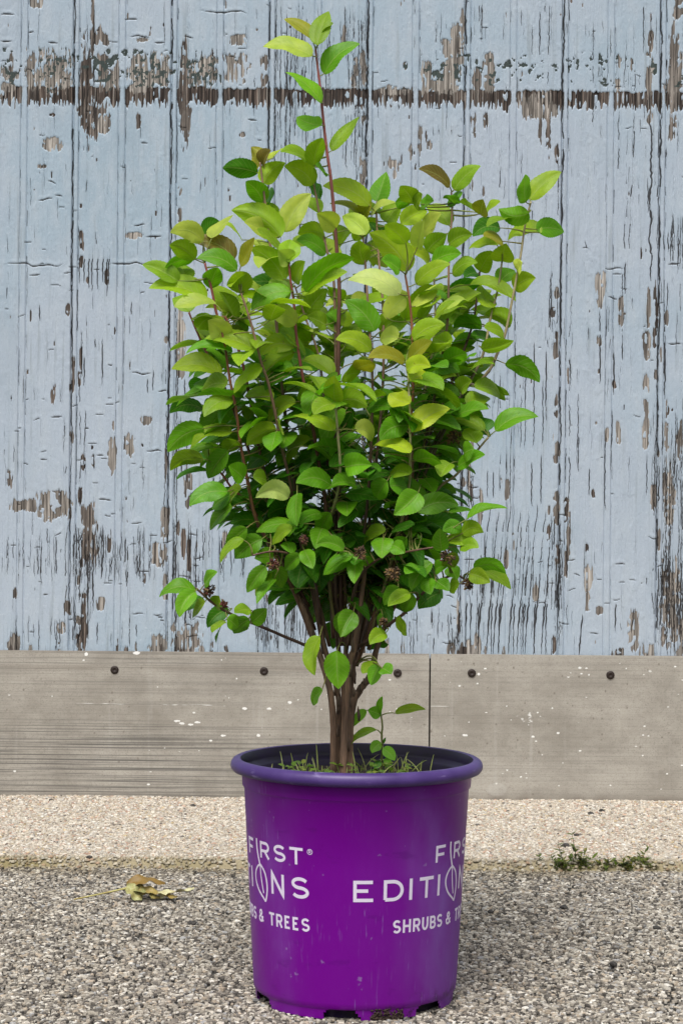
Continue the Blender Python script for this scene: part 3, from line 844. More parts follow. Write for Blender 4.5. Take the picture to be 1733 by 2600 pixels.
apron = link('concrete_apron', mesh_np('concrete_apron', co, lo, si, tint=ti), m_ground, smooth=False)
tag(apron, 'pale pebbly concrete strip along the foot of the wall', 'pavement', kind='structure')

# ------------------------------------------------------------------ pot
POT_D = 2.3
pu, pv = unroll(905, 1940)
PX = (pu - CX) / F_PX * POT_D
POT = np.array([PX, POT_D, 0.0])
R0, R1, Z0, Z1 = .1215, .1345, .020, .250
def pot_r(z): return R0 + (R1 - R0) * (z - Z0) / (Z1 - Z0)

m_pot, nt, bs = new_mat("dusty_purple_plastic")
N = NT(nt)
oc = N.coords()
d1 = N.noise(N.coords((9, 9, 5)), 1.0, 4, .6)
d2 = N.noise(N.coords((70, 70, 10)), 1.0, 4, .7)
d3 = N.noise(oc, 160, 3, .7)
sx = N.n('ShaderNodeSeparateXYZ'); N.lk(oc, sx.inputs[0])
side = N.smooth(N.math('ABSOLUTE', N.math('ADD', sx.outputs[0], .012)), .045, .118)
film = N.math('MULTIPLY', N.math('MULTIPLY', N.smooth(d1, .38, .70), N.math('ADD', .40, N.math('MULTIPLY', d2, .9))), N.math('ADD', .07, N.math('MULTIPLY', side, .80)))
c = N.mix(N.math('MULTIPLY', film, .8), (0.150, 0.0006, 0.238), (0.215, 0.115, 0.400))
c = N.mix(N.math('MULTIPLY', N.smooth(N.noise(N.coords((22, 22, 60)), 1.0, 4), .60, .72), .35), c, (0.085, 0.002, 0.15))
c = N.mix(N.math('MULTIPLY', N.smooth(N.noise(oc, 95, 2), .70, .78), .5), c, (0.30, 0.22, 0.42))
c = N.mix(N.math('MULTIPLY', N.math('MULTIPLY', N.smooth(N.noise(N.coords((420, 420, 26)), 1.0, 3), .60, .72), N.smooth(N.noise(oc, 14, 3), .45, .65)), .45), c, (0.27, 0.17, 0.45))
low = N.math('SUBTRACT', 1.0, N.smooth(sx.outputs[2], .002, .034))
soil_m = N.math('MULTIPLY', N.math('MULTIPLY', low, N.smooth(N.noise(oc, 42, 4, .65), .50, .62)), N.smooth(sx.outputs[0], -.01, .07))
c = N.mix(soil_m, c, (0.018, 0.010, 0.008))
N.lk(c, bs.inputs['Base Color'])
N.lk(N.math('ADD', .36, N.math('MULTIPLY', film, .5)), bs.inputs['Roughness'])
bs.inputs['Specular IOR Level'].default_value = .22
N.lk(N.bump(d3, .12, .0008), bs.inputs['Normal'])

m_rim, nt, bs = new_mat("faded_purple_rim")
N = NT(nt)
oc = N.coords()
c = N.mix(N.smooth(N.noise(oc, 16, 4), .35, .7), (0.046, 0.020, 0.130), (0.078, 0.040, 0.188))
c = N.mix(N.math('MULTIPLY', N.smooth(N.noise(N.coords((40, 40, 160)), 1.0, 3), .60, .75), .45), c, (0.32, 0.26, 0.50))
N.lk(c, bs.inputs['Base Color'])
bs.inputs['Roughness'].default_value = .45

m_print, nt, bs = new_mat("white_print")
N = NT(nt)
N.lk(N.mix(N.math('MULTIPLY', N.smooth(N.noise(N.coords(), 300, 3), .55, .8), .15), (0.70, 0.64, 0.78), (0.48, 0.36, 0.62)), bs.inputs['Base Color'])
bs.inputs['Roughness'].default_value = .5

pot = empty('plant_pot', POT)
tag(pot, 'purple plastic nursery pot with white lettering and a rolled rim, standing on asphalt', 'pot')

NOTCH = [(-77, -57), (-17, 1), (37, 55), (78, 98), (118, 138), (158, 178), (198, 218), (238, 258)]
def in_notch(deg, grow=0.0):
    d = deg if deg <= 270 else deg - 360
    return any(a - grow <= d <= b_ + grow for a, b_ in NOTCH)
outer = [(.1182, .0004), (.1186, .0045), (.1190, .0085), (.1193, .0112), (.1196, .0122), (.1210, .0140), (.1216, .020), (.1255, .09), (.1300, .17), (.1345, .250), (.1362, .2525), (.1368, .2535), (.1378, .2705)]
inner = []
def skip(i, d):
    if i >= 4: return False
    return in_notch(d, grow=(1.4 - i * .9))
co, fs = lathe(outer + inner, 240, skip=skip)
mb = MB(); mb.add(co, fs)
ring, fr = lathe([(.1160, .0120), (.1158, .0004), (.1182, .0004)], 240, skip=lambda i, d: in_notch(d, 1.4))
mb.add(ring, fr)

body = mb.build('body', m_pot, pot)
rimp = [(.1376, .2700), (.1440, .2694), (.1484, .2708), (.1506, .2736), (.1511, .2772), (.1503, .2808), (.1482, .2836), (.1450, .2853), (.1412, .2856), (.1392, .2846)]
co, fs = lathe(rimp, 160)
mb = MB(); mb.add(co, fs)
mb.build('rim', m_rim, pot)
m_in, nt, bs = new_mat("shade_dark_plastic")  # shade inside the pot is put into this near-black colour
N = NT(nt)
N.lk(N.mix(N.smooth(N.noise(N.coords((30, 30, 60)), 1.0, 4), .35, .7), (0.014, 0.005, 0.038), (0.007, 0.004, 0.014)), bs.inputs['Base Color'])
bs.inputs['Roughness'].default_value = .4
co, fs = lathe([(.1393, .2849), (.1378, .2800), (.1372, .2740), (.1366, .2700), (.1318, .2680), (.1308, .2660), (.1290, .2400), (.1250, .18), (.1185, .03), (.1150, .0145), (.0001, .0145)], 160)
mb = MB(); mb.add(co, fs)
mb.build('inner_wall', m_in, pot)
co, fs = lathe([(.1178, .0122), (.1090, .0120), (.1080, .0006)], 160)  # ring added behind the foot notches, its dark colour stands in for shade
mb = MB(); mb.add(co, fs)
mb.build('added_shade_ring', m_in, pot)
# dirt caked in one foot notch
mb = MB()
for k in range(190):
    a = math.radians(random.uniform(9, 27)); r_ = .1196 + random.uniform(-.001, .0010); z = .001 + .012 * random.random() ** 1.3
    c0 = np.array([r_ * math.sin(a), -r_ * math.cos(a), z]); s = random.uniform(.0010, .0026)
    pts = np.array([[1, 0, 0], [-1, 0, 0], [0, 1, 0], [0, -1, 0], [0, 0, 1], [0, 0, -1]]) * s * RNG.uniform(.6, 1.2, (6, 1)) + c0
    mb.add(pts, [(0, 2, 4), (2, 1, 4), (1, 3, 4), (3, 0, 4), (2, 0, 5), (1, 2, 5), (3, 1, 5), (0, 3, 5)], (.035, .020, .014))
m_tint, nt, bs = new_mat("plain_tinted")
N = NT(nt)
N.lk(N.mix(1.0, N.attr('tint').outputs['Color'], N.ramp(N.noise(N.coords(), 240, 3), [(.3, (.7, .7, .7)), (.7, (1.25, 1.25, 1.25))]), 'MULTIPLY'), bs.inputs['Base Color'])
bs.inputs['Roughness'].default_value = .8
mb.build('caked_dirt', m_tint, pot, smooth=False)

# lettering: drawn as strokes on the cone
LEAF_N = [0]
def arc(cx, cy, rx, ry, a0, a1, n=14):
    return [(cx + rx * math.cos(math.radians(a0 + (a1 - a0) * i / n)), cy + ry * math.sin(math.radians(a0 + (a1 - a0) * i / n))) for i in range(n + 1)]
GL = {
    'F': [[(0, 0), (0, 1), (1, 1)], [(0, .5), (.85, .5)]],
    'E': [[(.97, 1), (0, 1), (0, 0), (1, 0)], [(0, .52), (.72, .52)]],
    'I': [[(.5, 0), (.5, 1)]],
    'T': [[(0, 1), (1, 1)], [(.5, 1), (.5, 0)]],
    'N': [[(0, 0), (0, 1), (1, 0), (1, 1)]],
    'H': [[(0, 0), (0, 1)], [(1, 0), (1, 1)], [(0, .5), (1, .5)]],
    'D': [[(0, 0), (0, 1), (.45, 1)] + arc(.45, .5, .55, .5, 90, -90)[1:] + [(0, 0)]],
    'R': [[(0, 0), (0, 1), (.6, 1)] + arc(.6, .74, .36, .26, 90, -90)[1:] + [(0, .48)], [(.5, .48), (1, 0)]],
    'B': [[(0, 0), (0, 1), (.55, 1)] + arc(.55, .755, .36, .245, 90, -90)[1:] + [(0, .51)], [(.55, .51)] + arc(.6, .255, .4, .255, 90, -90)[1:] + [(0, 0)]],
    'U': [[(0, 1), (0, .38)] + arc(.5, .38, .5, .38, 180, 360)[1:] + [(1, 1)]],
    'S': [arc(.5, .745, .46, .255, 28, 180, 12) + arc(.5, .745, .46, .245, 180, 262, 6)[1:] + arc(.5, .255, .48, .245, 82, 0, 6)[0:] + arc(.5, .255, .48, .255, 0, -152, 12)[1:]],
    '&': [[(1, 0), (.22, .72)] + arc(.45, .80, .24, .20, 200, -40, 12) + [(.12, .40)] + arc(.42, .26, .40, .26, 150, 300, 12) + [(.95, .48)]],
}
def stroke(mb, pts, wid, lift, to3):
    """polyline ribbon with mitred joins in (s, z) metres, put on the cone by to3"""
    p = [np.array(pts[0], float)]
    for q in pts[1:]:
        q = np.array(q, float); d = np.linalg.norm(q - p[-1])
        if d < 1e-6: continue
        n = max(1, int(d / .004)); a = p[-1]
        for i in range(1, n + 1): p.append(a + (q - a) * i / n)
    p = np.array(p)
    d = np.diff(p, axis=0); d /= np.linalg.norm(d, axis=1)[:, None]
    nrm = np.stack([-d[:, 1], d[:, 0]], -1)
    off = np.empty_like(p)
    off[0], off[-1] = nrm[0], nrm[-1]
    for i in range(1, len(p) - 1):
        m = nrm[i - 1] + nrm[i]; l = np.linalg.norm(m)
        m = m / l if l > 1e-6 else nrm[i]
        off[i] = m / max(.42, float(m @ nrm[i]))
    L, R = p + off * wid / 2, p - off * wid / 2
    n = len(p); co = []
    for a, b_ in zip(L, R):
        co += [to3(*a, lift), to3(*b_, lift), to3(*a, .00002), to3(*b_, .00002)]
    fs = []
    for i in range(n - 1):
        o, e = 4 * i, 4 * i + 4
        fs += [(o, o + 1, e + 1, e), (o + 2, o, e, e + 2), (o + 1, o + 3, e + 3, e + 1)]
    fs += [(0, 2, 3, 1), (4 * n - 4, 4 * n - 3, 4 * n - 1, 4 * n - 2)]
    mb.add(co, fs)

def lettering(centre_deg):
    mb = MB(); k = [0]
    def to3(a, z, lift):                          # a: degrees from the leaf, scaled so strokes keep their width
        th = math.radians(centre_deg + a / .129 * 180 / math.pi)
        r = pot_r(z) + lift
        return (r * math.sin(th), -r * math.cos(th), z)
    dg = lambda a: math.radians(a) * .129
    def put(ch, a0, a1, z0, z1, w):
        for st_ in GL[ch]:
            k[0] += 1
            x0, x1 = dg(a0) + w / 2, dg(a1) - w / 2
            if ch == 'I': x0, x1 = dg(a0), dg(a1)
            pts = [(x0 + (x1 - x0) * x, (z0 + w / 2 if ch in 'DEBS&U' else z0) + ((z1 - w / 2 if ch not in 'NHIU' else z1) - (z0 + w / 2 if ch in 'DEBS&U' else z0)) * y) for x, y in st_]
            stroke(mb, pts, w, .00010 + .00002 * (k[0] % 6), to3)
    W = .0039
    for ch, a, b_ in [('E', -61.5, -50.5), ('D', -46, -35.2), ('I', -32.2, -29.8), ('T', -26.6, -15.6), ('I', -13.4, -11), ('N', 9.6, 19.2), ('S', 23.8, 34.6)]: put(ch, a, b_, .1375, .1620, W)
    for ch, a, b_ in [('F', -15.6, -7.4), ('R', .4, 9.0), ('S', 12.2, 20.8), ('T', 22.6, 32)]: put(ch, a, b_, .1765, .1960, .0033)
    for ch, a, b_ in zip('SHRUBS', [-40.6, -34.9, -28.9, -23.1, -17.6, -12.2], [-36.0, -30.2, -24.2, -18.8, -13.1, -7.6]): put(ch, a, b_, .1000, .1152, .0027)
    put('&', -4.2, 1.4, .1000, .1152, .0025)
    for ch, a, b_ in zip('TREES', [6.2, 12.6, 18.8, 24.2, 29.6], [11.8, 17.4, 22.9, 28.3, 34.6]): put(ch, a, b_, .1000, .1152, .0027)
    # leaf-shaped O with a stem that is the I of the first word
    o_ = [(.0, .1680), (-.0066, .1652), (-.0122, .1592), (-.0142, .1525), (-.0126, .1455), (-.0070, .1375), (.0050, .1290), (.0088, .1268), (.0116, .1330), (.0132, .1420), (.0122, .1520), (.0082, .1612), (.0, .1680)]
    def cr(ps):
        ps = [np.array(q) for q in ps]; out = []
        for i in range(len(ps) - 1):
            a, b_, c_, d_ = ps[max(i - 1, 0)], ps[i], ps[i + 1], ps[min(i + 2, len(ps) - 1)]
            for t in np.linspace(0, 1, 6)[:-1]:
                out.append(.5 * ((2 * b_) + (c_ - a) * t + (2 * a - 5 * b_ + 4 * c_ - d_) * t * t + (3 * b_ - a - 3 * c_ + d_) * t ** 3))
        return out + [ps[-1]]
    stroke(mb, cr(o_), .0025, .00012, to3)
    stroke(mb, cr([(-.0075, .1975), (-.0072, .188), (-.0050, .178), (-.0012, .168)]), .0028, .00016, to3)
    stroke(mb, cr([(-.0005, .1672), (.0002, .1560), (.0022, .1460), (.0052, .1350)]), .0018, .00020, to3)
    ra, rz, rr = dg(35.2), .1925, .0030           # registered mark
    stroke(mb, [(ra + rr * math.cos(t), rz + rr * math.sin(t)) for t in np.linspace(0, 2 * math.pi, 18)], .0006, .00010, to3)
    for st_ in GL['R']: stroke(mb, [(ra - .0012 + .0024 * x, rz - .0016 + .0032 * y) for x, y in st_], .0006, .00014, to3)
    o = mb.build('lettering', m_print, pot, smooth=False)
    return o
for cdeg in (-59.3, 59.8, 180.2): lettering(cdeg)

# ------------------------------------------------------------------ soil and what grows in the pot
m_soil, nt, bs = new_mat("dark_soil")
N = NT(nt)
n1 = N.noise(N.coords(), 150, 5, .7)
N.lk(N.ramp(n1, [(.3, (.010, .007, .005)), (.55, (.035, .024, .016)), (.8, (.10, .07, .045))]), bs.inputs['Base Color'])
bs.inputs['Roughness'].default_value = .95
N.lk(N.bump(n1, .8, .004), bs.inputs['Normal'])
SOIL_Z = .2590
rs = np.concatenate([np.linspace(0.0005, .1275, 40), [.1296]])
ts = np.linspace(0, 2 * np.pi, 97)[:-1]
Rg, Tg = np.meshgrid(rs, ts, indexing='ij')
Xs, Ys = Rg * np.sin(Tg), -Rg * np.cos(Tg)
Zs = SOIL_Z + .009 * (fbm(Xs * 45, Ys * 45, 3, 3) - .5) + .008 * np.exp(-(Rg / .05) ** 2)
Zs[-1] -= .004
co = np.stack([Xs, Ys, Zs], -1).reshape(-1, 3)
idx = np.arange(len(rs) * 96).reshape(len(rs), 96)
q = np.stack([idx[:-1], np.roll(idx[:-1], -1, 1), np.roll(idx[1:], -1, 1), idx[1:]], -1).reshape(-1, 4)[:, ::-1]
bot = idx[-1]
nb_ = len(co)
co = np.concatenate([co, co[bot] - np.array([0, 0, .035])])
q = np.concatenate([q, np.stack([bot, nb_ + np.arange(96), nb_ + np.roll(np.arange(96), -1), np.roll(bot, -1)], -1)])
soil = link('potting_soil', mesh_np('potting_soil', co, q, np.full(len(q), 4)), m_soil)
soil.location = POT
tag(soil, 'dark potting soil filling the purple pot just below its rim', 'soil', kind='stuff')

# ------------------------------------------------------------------ leaves
m_leaf, nt, bs = new_mat("leaf")
N = NT(nt)
at = N.attr('tint')
bl = N.attr('blade')
sp = N.n('ShaderNodeSeparateXYZ'); N.lk(bl.outputs['Vector'], sp.inputs[0])
s_abs = N.math('ABSOLUTE', sp.outputs[1])
mid_ = N.math('SUBTRACT', 1.0, N.smooth(s_abs, .015, .075))
ph = N.math('SUBTRACT', N.math('MULTIPLY', sp.outputs[0], 8.0), N.math('MULTIPLY', s_abs, 2.0))
vein = N.smooth(N.math('ABSOLUTE', N.math('SUBTRACT', N.math('FRACT', ph), .5)), .40, .5)
blot = N.noise(N.coords(), 55, 4, .6)
tcol = N.mix(1.0, at.outputs['Color'], N.ramp(blot, [(.3, (.80, .86, .8)), (.7, (1.16, 1.10, 1.1))]), 'MULTIPLY')
lite = N.mix(.55, tcol, (0.42, 0.50, 0.16))
tcol = N.mix(N.math('MULTIPLY', N.smooth(N.noise(N.coords(), 130, 3, .6), .68, .76), .55), tcol, (.16, .10, .03))
colr = N.mix(N.math('MULTIPLY', vein, .42), tcol, lite)
colr = N.mix(N.math('MULTIPLY', mid_, .65), colr, lite)
N.lk(colr, bs.inputs['Base Color'])
bs.inputs['Roughness'].default_value = .46
bs.inputs['Specular IOR Level'].default_value = .36
hh = N.math('SUBTRACT', N.math('MULTIPLY', N.noise(N.coords(), 240, 3), .4), N.math('ADD', N.math('MULTIPLY', vein, .8), mid_))
N.lk(N.bump(hh, .35, .0009), bs.inputs['Normal'])
tr = N.n('ShaderNodeBsdfTranslucent')
N.lk(N.mix(1.0, colr, (1.15, 1.25, .55), 'MULTIPLY'), tr.inputs['Color'])
mx = N.n('ShaderNodeMixShader'); mx.inputs[0].default_value = .42
N.lk(bs.outputs[0], mx.inputs[1]); N.lk(tr.outputs[0], mx.inputs[2])
out = nt.nodes.get('Material Output'); N.lk(mx.outputs[0], out.inputs['Surface'])

m_bark, nt, bs = new_mat("shrub_bark")
N = NT(nt)
at = N.attr('tint')
n1 = N.noise(N.coords((260, 260, 22)), 1.0, 4, .65)
N.lk(N.mix(1.0, at.outputs['Color'], N.ramp(n1, [(.3, (.35, .33, .32)), (.52, (.95, .95, .95)), (.75, (1.75, 1.65, 1.55))]), 'MULTIPLY'), bs.inputs['Base Color'])
bs.inputs['Roughness'].default_value = .7
N.lk(N.bump(n1, .9, .0022), bs.inputs['Normal'])

m_shoot, nt, bs = new_mat("young_stem")
N = NT(nt)
n1 = N.noise(N.coords((300, 300, 60)), 1.0, 3)
N.lk(N.mix(1.0, N.attr('tint').outputs['Color'], N.ramp(n1, [(.3, (.7, .7, .7)), (.7, (1.3, 1.3, 1.3))]), 'MULTIPLY'), bs.inputs['Base Color'])
bs.inputs['Roughness'].default_value = .5

NT_, NS_ = 24, 7
def add_leaf(mb, C, Wd0, W, tint, fold=.3, twist=0.0, cup=0.0, wave=.0):
    """C: (NT_+1, 3) midrib points; Wd0: width direction at the base"""
    T = np.gradient(C, axis=0); T /= np.linalg.norm(T, axis=1)[:, None] + 1e-12
    t = np.linspace(0, 1, NT_ + 1)
    prof = (t + .003) ** .55 * (1.002 - t) ** .86
    prof /= prof.max()
    co, bl_ = [], []
    w0 = np.asarray(Wd0, float)
    ss = np.linspace(-1, 1, NS_)
    ph_ = random.uniform(0, 6.28)
    for i in range(NT_ + 1):
        w = w0 - T[i] * (w0 @ T[i]); w /= np.linalg.norm(w) + 1e-12
        n = np.cross(T[i], w)
        a = twist * t[i]
        w, n = w * math.cos(a) + n * math.sin(a), n * math.cos(a) - w * math.sin(a)
        hw = W / 2 * prof[i]
        tooth = (1.032 if i % 2 else .972) if 2 < i < NT_ - 1 else 1.0
        for s in ss:
            e = tooth if abs(s) > .99 else 1.0
            ang = fold * (1 - .35 * abs(s)) - cup * abs(s)
            x = hw * s * e * math.cos(ang)
            y = hw * abs(s) * math.sin(ang) + hw * wave * abs(s) * math.sin(9 * t[i] + ph_ + (1.7 if s > 0 else 0))
            co.append(C[i] + w * x + n * y); bl_.append((t[i], s))
    fs = []
    for i in range(NT_):
        for k in range(NS_ - 1):
            o = i * NS_ + k
            fs.append((o, o + 1, o + NS_ + 1, o + NS_))
    mb.add(co, fs, tint, np.array(bl_))

def bez(a, c, b_, n):
    t = np.linspace(0, 1, n)[:, None]
    return a * (1 - t) ** 2 + 2 * c * t * (1 - t) + b_ * t * t

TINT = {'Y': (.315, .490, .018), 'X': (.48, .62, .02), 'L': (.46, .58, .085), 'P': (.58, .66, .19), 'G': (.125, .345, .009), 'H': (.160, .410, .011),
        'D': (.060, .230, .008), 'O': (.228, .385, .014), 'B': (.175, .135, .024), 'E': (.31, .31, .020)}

# stems, base to tip, in photo pixels; depth offset in metres at the tip (minus: towards the camera)
SHOOTS = [
    # pts, depth tip, base radius mm, tip radius mm, colour
    ([(866, 1640), (862, 1400), (858, 1100), (859, 847), (861, 733), (855, 641), (847, 534), (839, 450), (830, 388), (820, 300), (814, 235), (806, 170), (801, 125)], -.005, 3.0, 1.0, 'red'),
    ([(822, 1660), (772, 1380), (740, 1180), (718, 1000), (700, 800), (687, 633), (675, 534), (668, 476), (660, 412)], -.030, 2.4, .9, 'brown'),
    ([(846, 1620), (836, 1400), (824, 1264), (809, 1176), (796, 1096), (782, 1025), (765, 938), (752, 850), (745, 760), (738, 717), (733, 668)], -.085, 2.7, 1.0, 'red'),
    ([(815, 1680), (745, 1500), (676, 1370), (646, 1306), (628, 1218), (610, 1124), (600, 1046), (582, 955), (572, 882), (562, 840)], -.100, 2.6, 1.0, 'rust'),
    ([(800, 1620), (720, 1400), (660, 1150), (618, 932), (576, 813), (553, 805), (537, 733), (520, 668)], -.045, 2.2, 1.1, 'red'),
    ([(836, 1640), (795, 1480), (751, 1330), (737, 1229), (716, 1138), (698, 1046), (681, 973), (663, 920), (645, 850), (631, 800), (612, 745)], -.120, 2.4, .9, 'brown'),
    ([(850, 1600), (830, 1420), (838, 1323), (856, 1253), (863, 1183), (858, 1113), (852, 1036)], -.130, 2.0, 1.1, 'pale'),
    ([(905, 1690), (950, 1560), (1010, 1400), (1041, 1253), (1045, 1166), (1043, 1060), (1048, 990), (1046, 850), (1040, 770), (1028, 698)], -.075, 2.6, 1.0, 'rust'),
    ([(930, 1640), (1000, 1400), (1035, 1250), (1041, 1160), (1040, 1060), (1036, 950)], -.115, 2.0, 1.0, 'pale'),
    ([(880, 1650), (930, 1300), (945, 1000), (935, 800), (928, 683), (921, 599)], .010, 2.2, .9, 'brown'),
    ([(925, 1640), (1040, 1280), (1100, 1020), (1129, 867), (1137, 780), (1139, 660), (1147, 534), (1145, 488)], .030, 2.3, .9, 'brown'),
    ([(935, 1650), (1060, 1250), (1173, 1001), (1208, 976), (1243, 938), (1264, 892), (1281, 850), (1305, 733), (1321, 648), (1332, 572), (1347, 512)], -.010, 2.4, .9, 'tan'),
    ([(930, 1640), (1040, 1260), (1150, 1040), (1210, 935), (1229, 886), (1244, 809), (1263, 733), (1273, 668)], .020, 2.2, .9, 'tan'),
    ([(920, 1630), (1020, 1280), (1130, 1010), (1194, 840), (1208, 771), (1217, 690)], .060, 2.0, .9, 'dark'),
    ([(950, 1600), (1040, 1330), (1113, 1239), (1155, 1208), (1201, 1155), (1239, 1110)], -.060, 2.0, 1.0, 'tan'),
    ([(890, 1640), (940, 1300), (970, 1000), (972, 790), (961, 656), (955, 541)], .050, 2.2, .9, 'brown'),
    ([(900, 1640), (1000, 1260), (1080, 980), (1103, 821), (1101, 706)], .075, 2.0, .9, 'tan'),
    ([(862, 1620), (850, 1300), (852, 950), (847, 713), (828, 629), (809, 534), (796, 465)], .025, 2.2, .9, 'brown'),
    ([(850, 1600), (835, 1250), (820, 1000), (809, 905), (779, 817), (748, 725)], .050, 2.0, .8, 'brown'),
    ([(800, 1600), (690, 1300), (600, 1060), (560, 960), (516, 878), (480, 794)], .000, 2.0, .9, 'red'),
    ([(785, 1540), (690, 1380), (640, 1290), (589, 1239), (561, 1201), (530, 1176)], -.055, 1.9, .9, 'red'),
    ([(822, 1690), (795, 1650), (719, 1615), (665, 1592), (604, 1567), (566, 1548), (537, 1529), (512, 1506), (496, 1493)], -.085, 2.1, 1.0, 'dark'),
    ([(905, 1650), (914, 1639), (959, 1609), (996, 1579), (1029, 1554), (1080, 1500), (1150, 1460), (1188, 1480)], -.075, 2.8, 1.0, 'dark'),
    ([(815, 1600), (800, 1480), (760, 1420), (700, 1400), (640, 1410)], -.115, 1.8, .8, 'dark'),
    ([(880, 1600), (905, 1480), (960, 1420), (1040, 1400), (1100, 1390)], -.110, 2.0, .8, 'dark'),
    ([(855, 1560), (850, 1450), (860, 1400), (875, 1390)], -.125, 1.8, .8, 'dark'),
]
STEMC = {'red': ((.10, .045, .030), (.27, .075, .065)), 'rust': ((.12, .058, .030), (.27, .105, .050)), 'brown': ((.09, .052, .030), (.27, .165, .105)),
         'pale': ((.16, .14, .050), (.44, .43, .20)), 'tan': ((.10, .072, .038), (.32, .27, .14)), 'dark': ((.075, .042, .030), (.115, .056, .040))}
TRUNK = [  # pts, depth offsets, radii mm
    ([(846, 1990), (846, 1850), (838, 1758), (816, 1678), (792, 1605), (773, 1554), (750, 1505), (715, 1440)], -.018, 9.5, 3.4),
    ([(856, 1990), (858, 1850), (858, 1765), (826, 1653), (804, 1541), (787, 1480), (772, 1400)], -.004, 8.5, 3.0),
    ([(870, 1995), (874, 1870), (886, 1698), (900, 1640), (912, 1560), (922, 1480), (930, 1400)], -.030, 11.5, 3.2),
    ([(888, 1990), (887, 1870), (896, 1785), (914, 1750), (936, 1722), (946, 1690), (958, 1640), (985, 1570), (1003, 1530), (1025, 1460)], .006, 12.0, 3.4),
    ([(878, 1990), (884, 1850), (892, 1720), (906, 1650), (930, 1560), (965, 1470), (985, 1420)], .022, 8.0, 3.0),
    ([(868, 1990), (872, 1780), (858, 1640), (846, 1540), (832, 1450), (825, 1380)], .020, 7.0, 2.8),
    ([(872, 1990), (880, 1780), (878, 1660), (876, 1560), (874, 1480), (872, 1400)], .012, 7.0, 2.8),
]
BASE_D = 2.3
def catmull(pts, per=8):
    p = np.asarray(pts, float); out = []
    for i in range(len(p) - 1):
        a, b_, c_, d_ = p[max(i - 1, 0)], p[i], p[i + 1], p[min(i + 2, len(p) - 1)]
        for t in np.arange(per) / per:
            out.append(.5 * (2 * b_ + (c_ - a) * t + (2 * a - 5 * b_ + 4 * c_ - d_) * t * t + (3 * b_ - a - 3 * c_ + d_) * t ** 3))
    out.append(p[-1]); return np.array(out)

SHB = P(868, 1975, BASE_D)
shrub = empty('potted_shrub', SHB)
tag(shrub, 'bushy shrub with yellow-green upper leaves on upright reddish stems, growing in the purple pot', 'shrub')
mb = MB()
for pts, dep, r0, r1 in TRUNK:
    q = catmull(pts, 7)
    t = np.linspace(0, 1, len(q))
    p3 = np.array([P(u, v, BASE_D + dep * (.75 + .25 * tt_) + .004 * math.sin(5 * tt_ + r0)) for (u, v), tt_ in zip(q, t)])
    rad = (r0 * .48 + (r1 * .85 - r0 * .48) * np.minimum(1, t * 1.25) ** .8) * .001
    rad = rad * (.86 + .14 * np.minimum(1, t * 3)) * (1 + .2 * np.exp(-t * 26))
    tn = np.array([.165, .100, .064])[None] * (1 + .35 * np.array([vnoise(np.array([k * .3]), np.array([r0]), 2)[0] - .5 for k in range(len(q))]))[:, None]
    mb.tube(p3, rad, tn, seg=12, lump=.22)
for k in range(26):                                # papery bark flakes
    pts, dep, r0, r1 = random.choice(TRUNK[:5])
    q = catmull(pts, 7); j = random.randrange(3, len(q) // 2 + 4)
    c0 = P(q[j][0], q[j][1], BASE_D + dep * .8) + np.array([random.uniform(-1, 1) * r0 * .0008, -r0 * .00085, 0])
    L = random.uniform(.008, .022); w = random.uniform(.001, .0026)
    pp = np.array([c0 + np.array([0, 0, L * t_]) + np.array([random.uniform(-.4, .4) * w, -.003 * t_ ** 2, 0]) for t_ in (0, .33, .66, 1)])
    mb.tube(pp, [w * .6, w, w * .8, w * .2], (.13, .085, .06), seg=5)
mb.build('trunk', m_bark, shrub, origin=SHB)

SAMP = []                                          # per shoot: px samples, depths
for pts, dep, r0, r1, kind in SHOOTS:
    q = catmull(pts, 8)
    t = np.linspace(0, 1, len(q))
    D = BASE_D + dep * (1 - (1 - t) ** 1.7)
    SAMP.append((q, D, t))
SH_MB = [MB() for _ in SHOOTS]
LF_MB = [MB() for _ in SHOOTS]
for i, (pts, dep, r0, r1, kind) in enumerate(SHOOTS):
    q, D, t = SAMP[i]
    p3 = np.array([P(u, v, d) for (u, v), d in zip(q, D)])
    c0, c1 = map(np.array, STEMC[kind])
    m = np.clip((t - .25) / .45, 0, 1)[:, None]
    rad = (r0 + (r1 * 1.25 - r0) * t) * .001 * (1 + .12 * (np.arange(len(t)) % 9 == 4))
    SH_MB[i].tube(p3, rad, c0 * (1 - m) + c1 * m, seg=7, lump=.08)

def nearest(u, v, want_back=False):
    best = None
    for i, (q, D, t) in enumerate(SAMP):
        du, dv = q[:, 0] - u, q[:, 1] - v
        d = np.hypot(du, dv) + np.where(dv < -12, 45, 0) + np.clip(dv - 110, 0, None)
        d = d + (np.abs(D - BASE_D - .05) if want_back else (D - BASE_D + .12)) * 130
        j = int(np.argmin(d))
        if best is None or d[j] < best[0]: best = (d[j], i, j)
    return best[1], best[2]

def petiole(i, j, base3, tip_dir, long_):
    q, D, t = SAMP[i]
    s3 = P(q[j][0], q[j][1], D[j])
    L = np.linalg.norm(base3 - s3)
    if L < .002: return
    ctrl = s3 * .45 + base3 * .55 - tip_dir * min(L * .3, .012) + np.array([0, 0, .12 * L])
    LF_MB[i].tube(bez(s3, ctrl, base3 + tip_dir * .002, 7), np.linspace(.00115 if long_ else .0009, .0006, 7), (.20, .20, .045) if random.random() < .6 else (.20, .10, .045), seg=5)

def jit(c, a=.12):
    k = 1 + random.uniform(-a, a)
    return np.clip(np.array(c) * k * np.array([1 + random.uniform(-a, a) * .6, 1, 1 + random.uniform(-a, a)]), 0, 1)

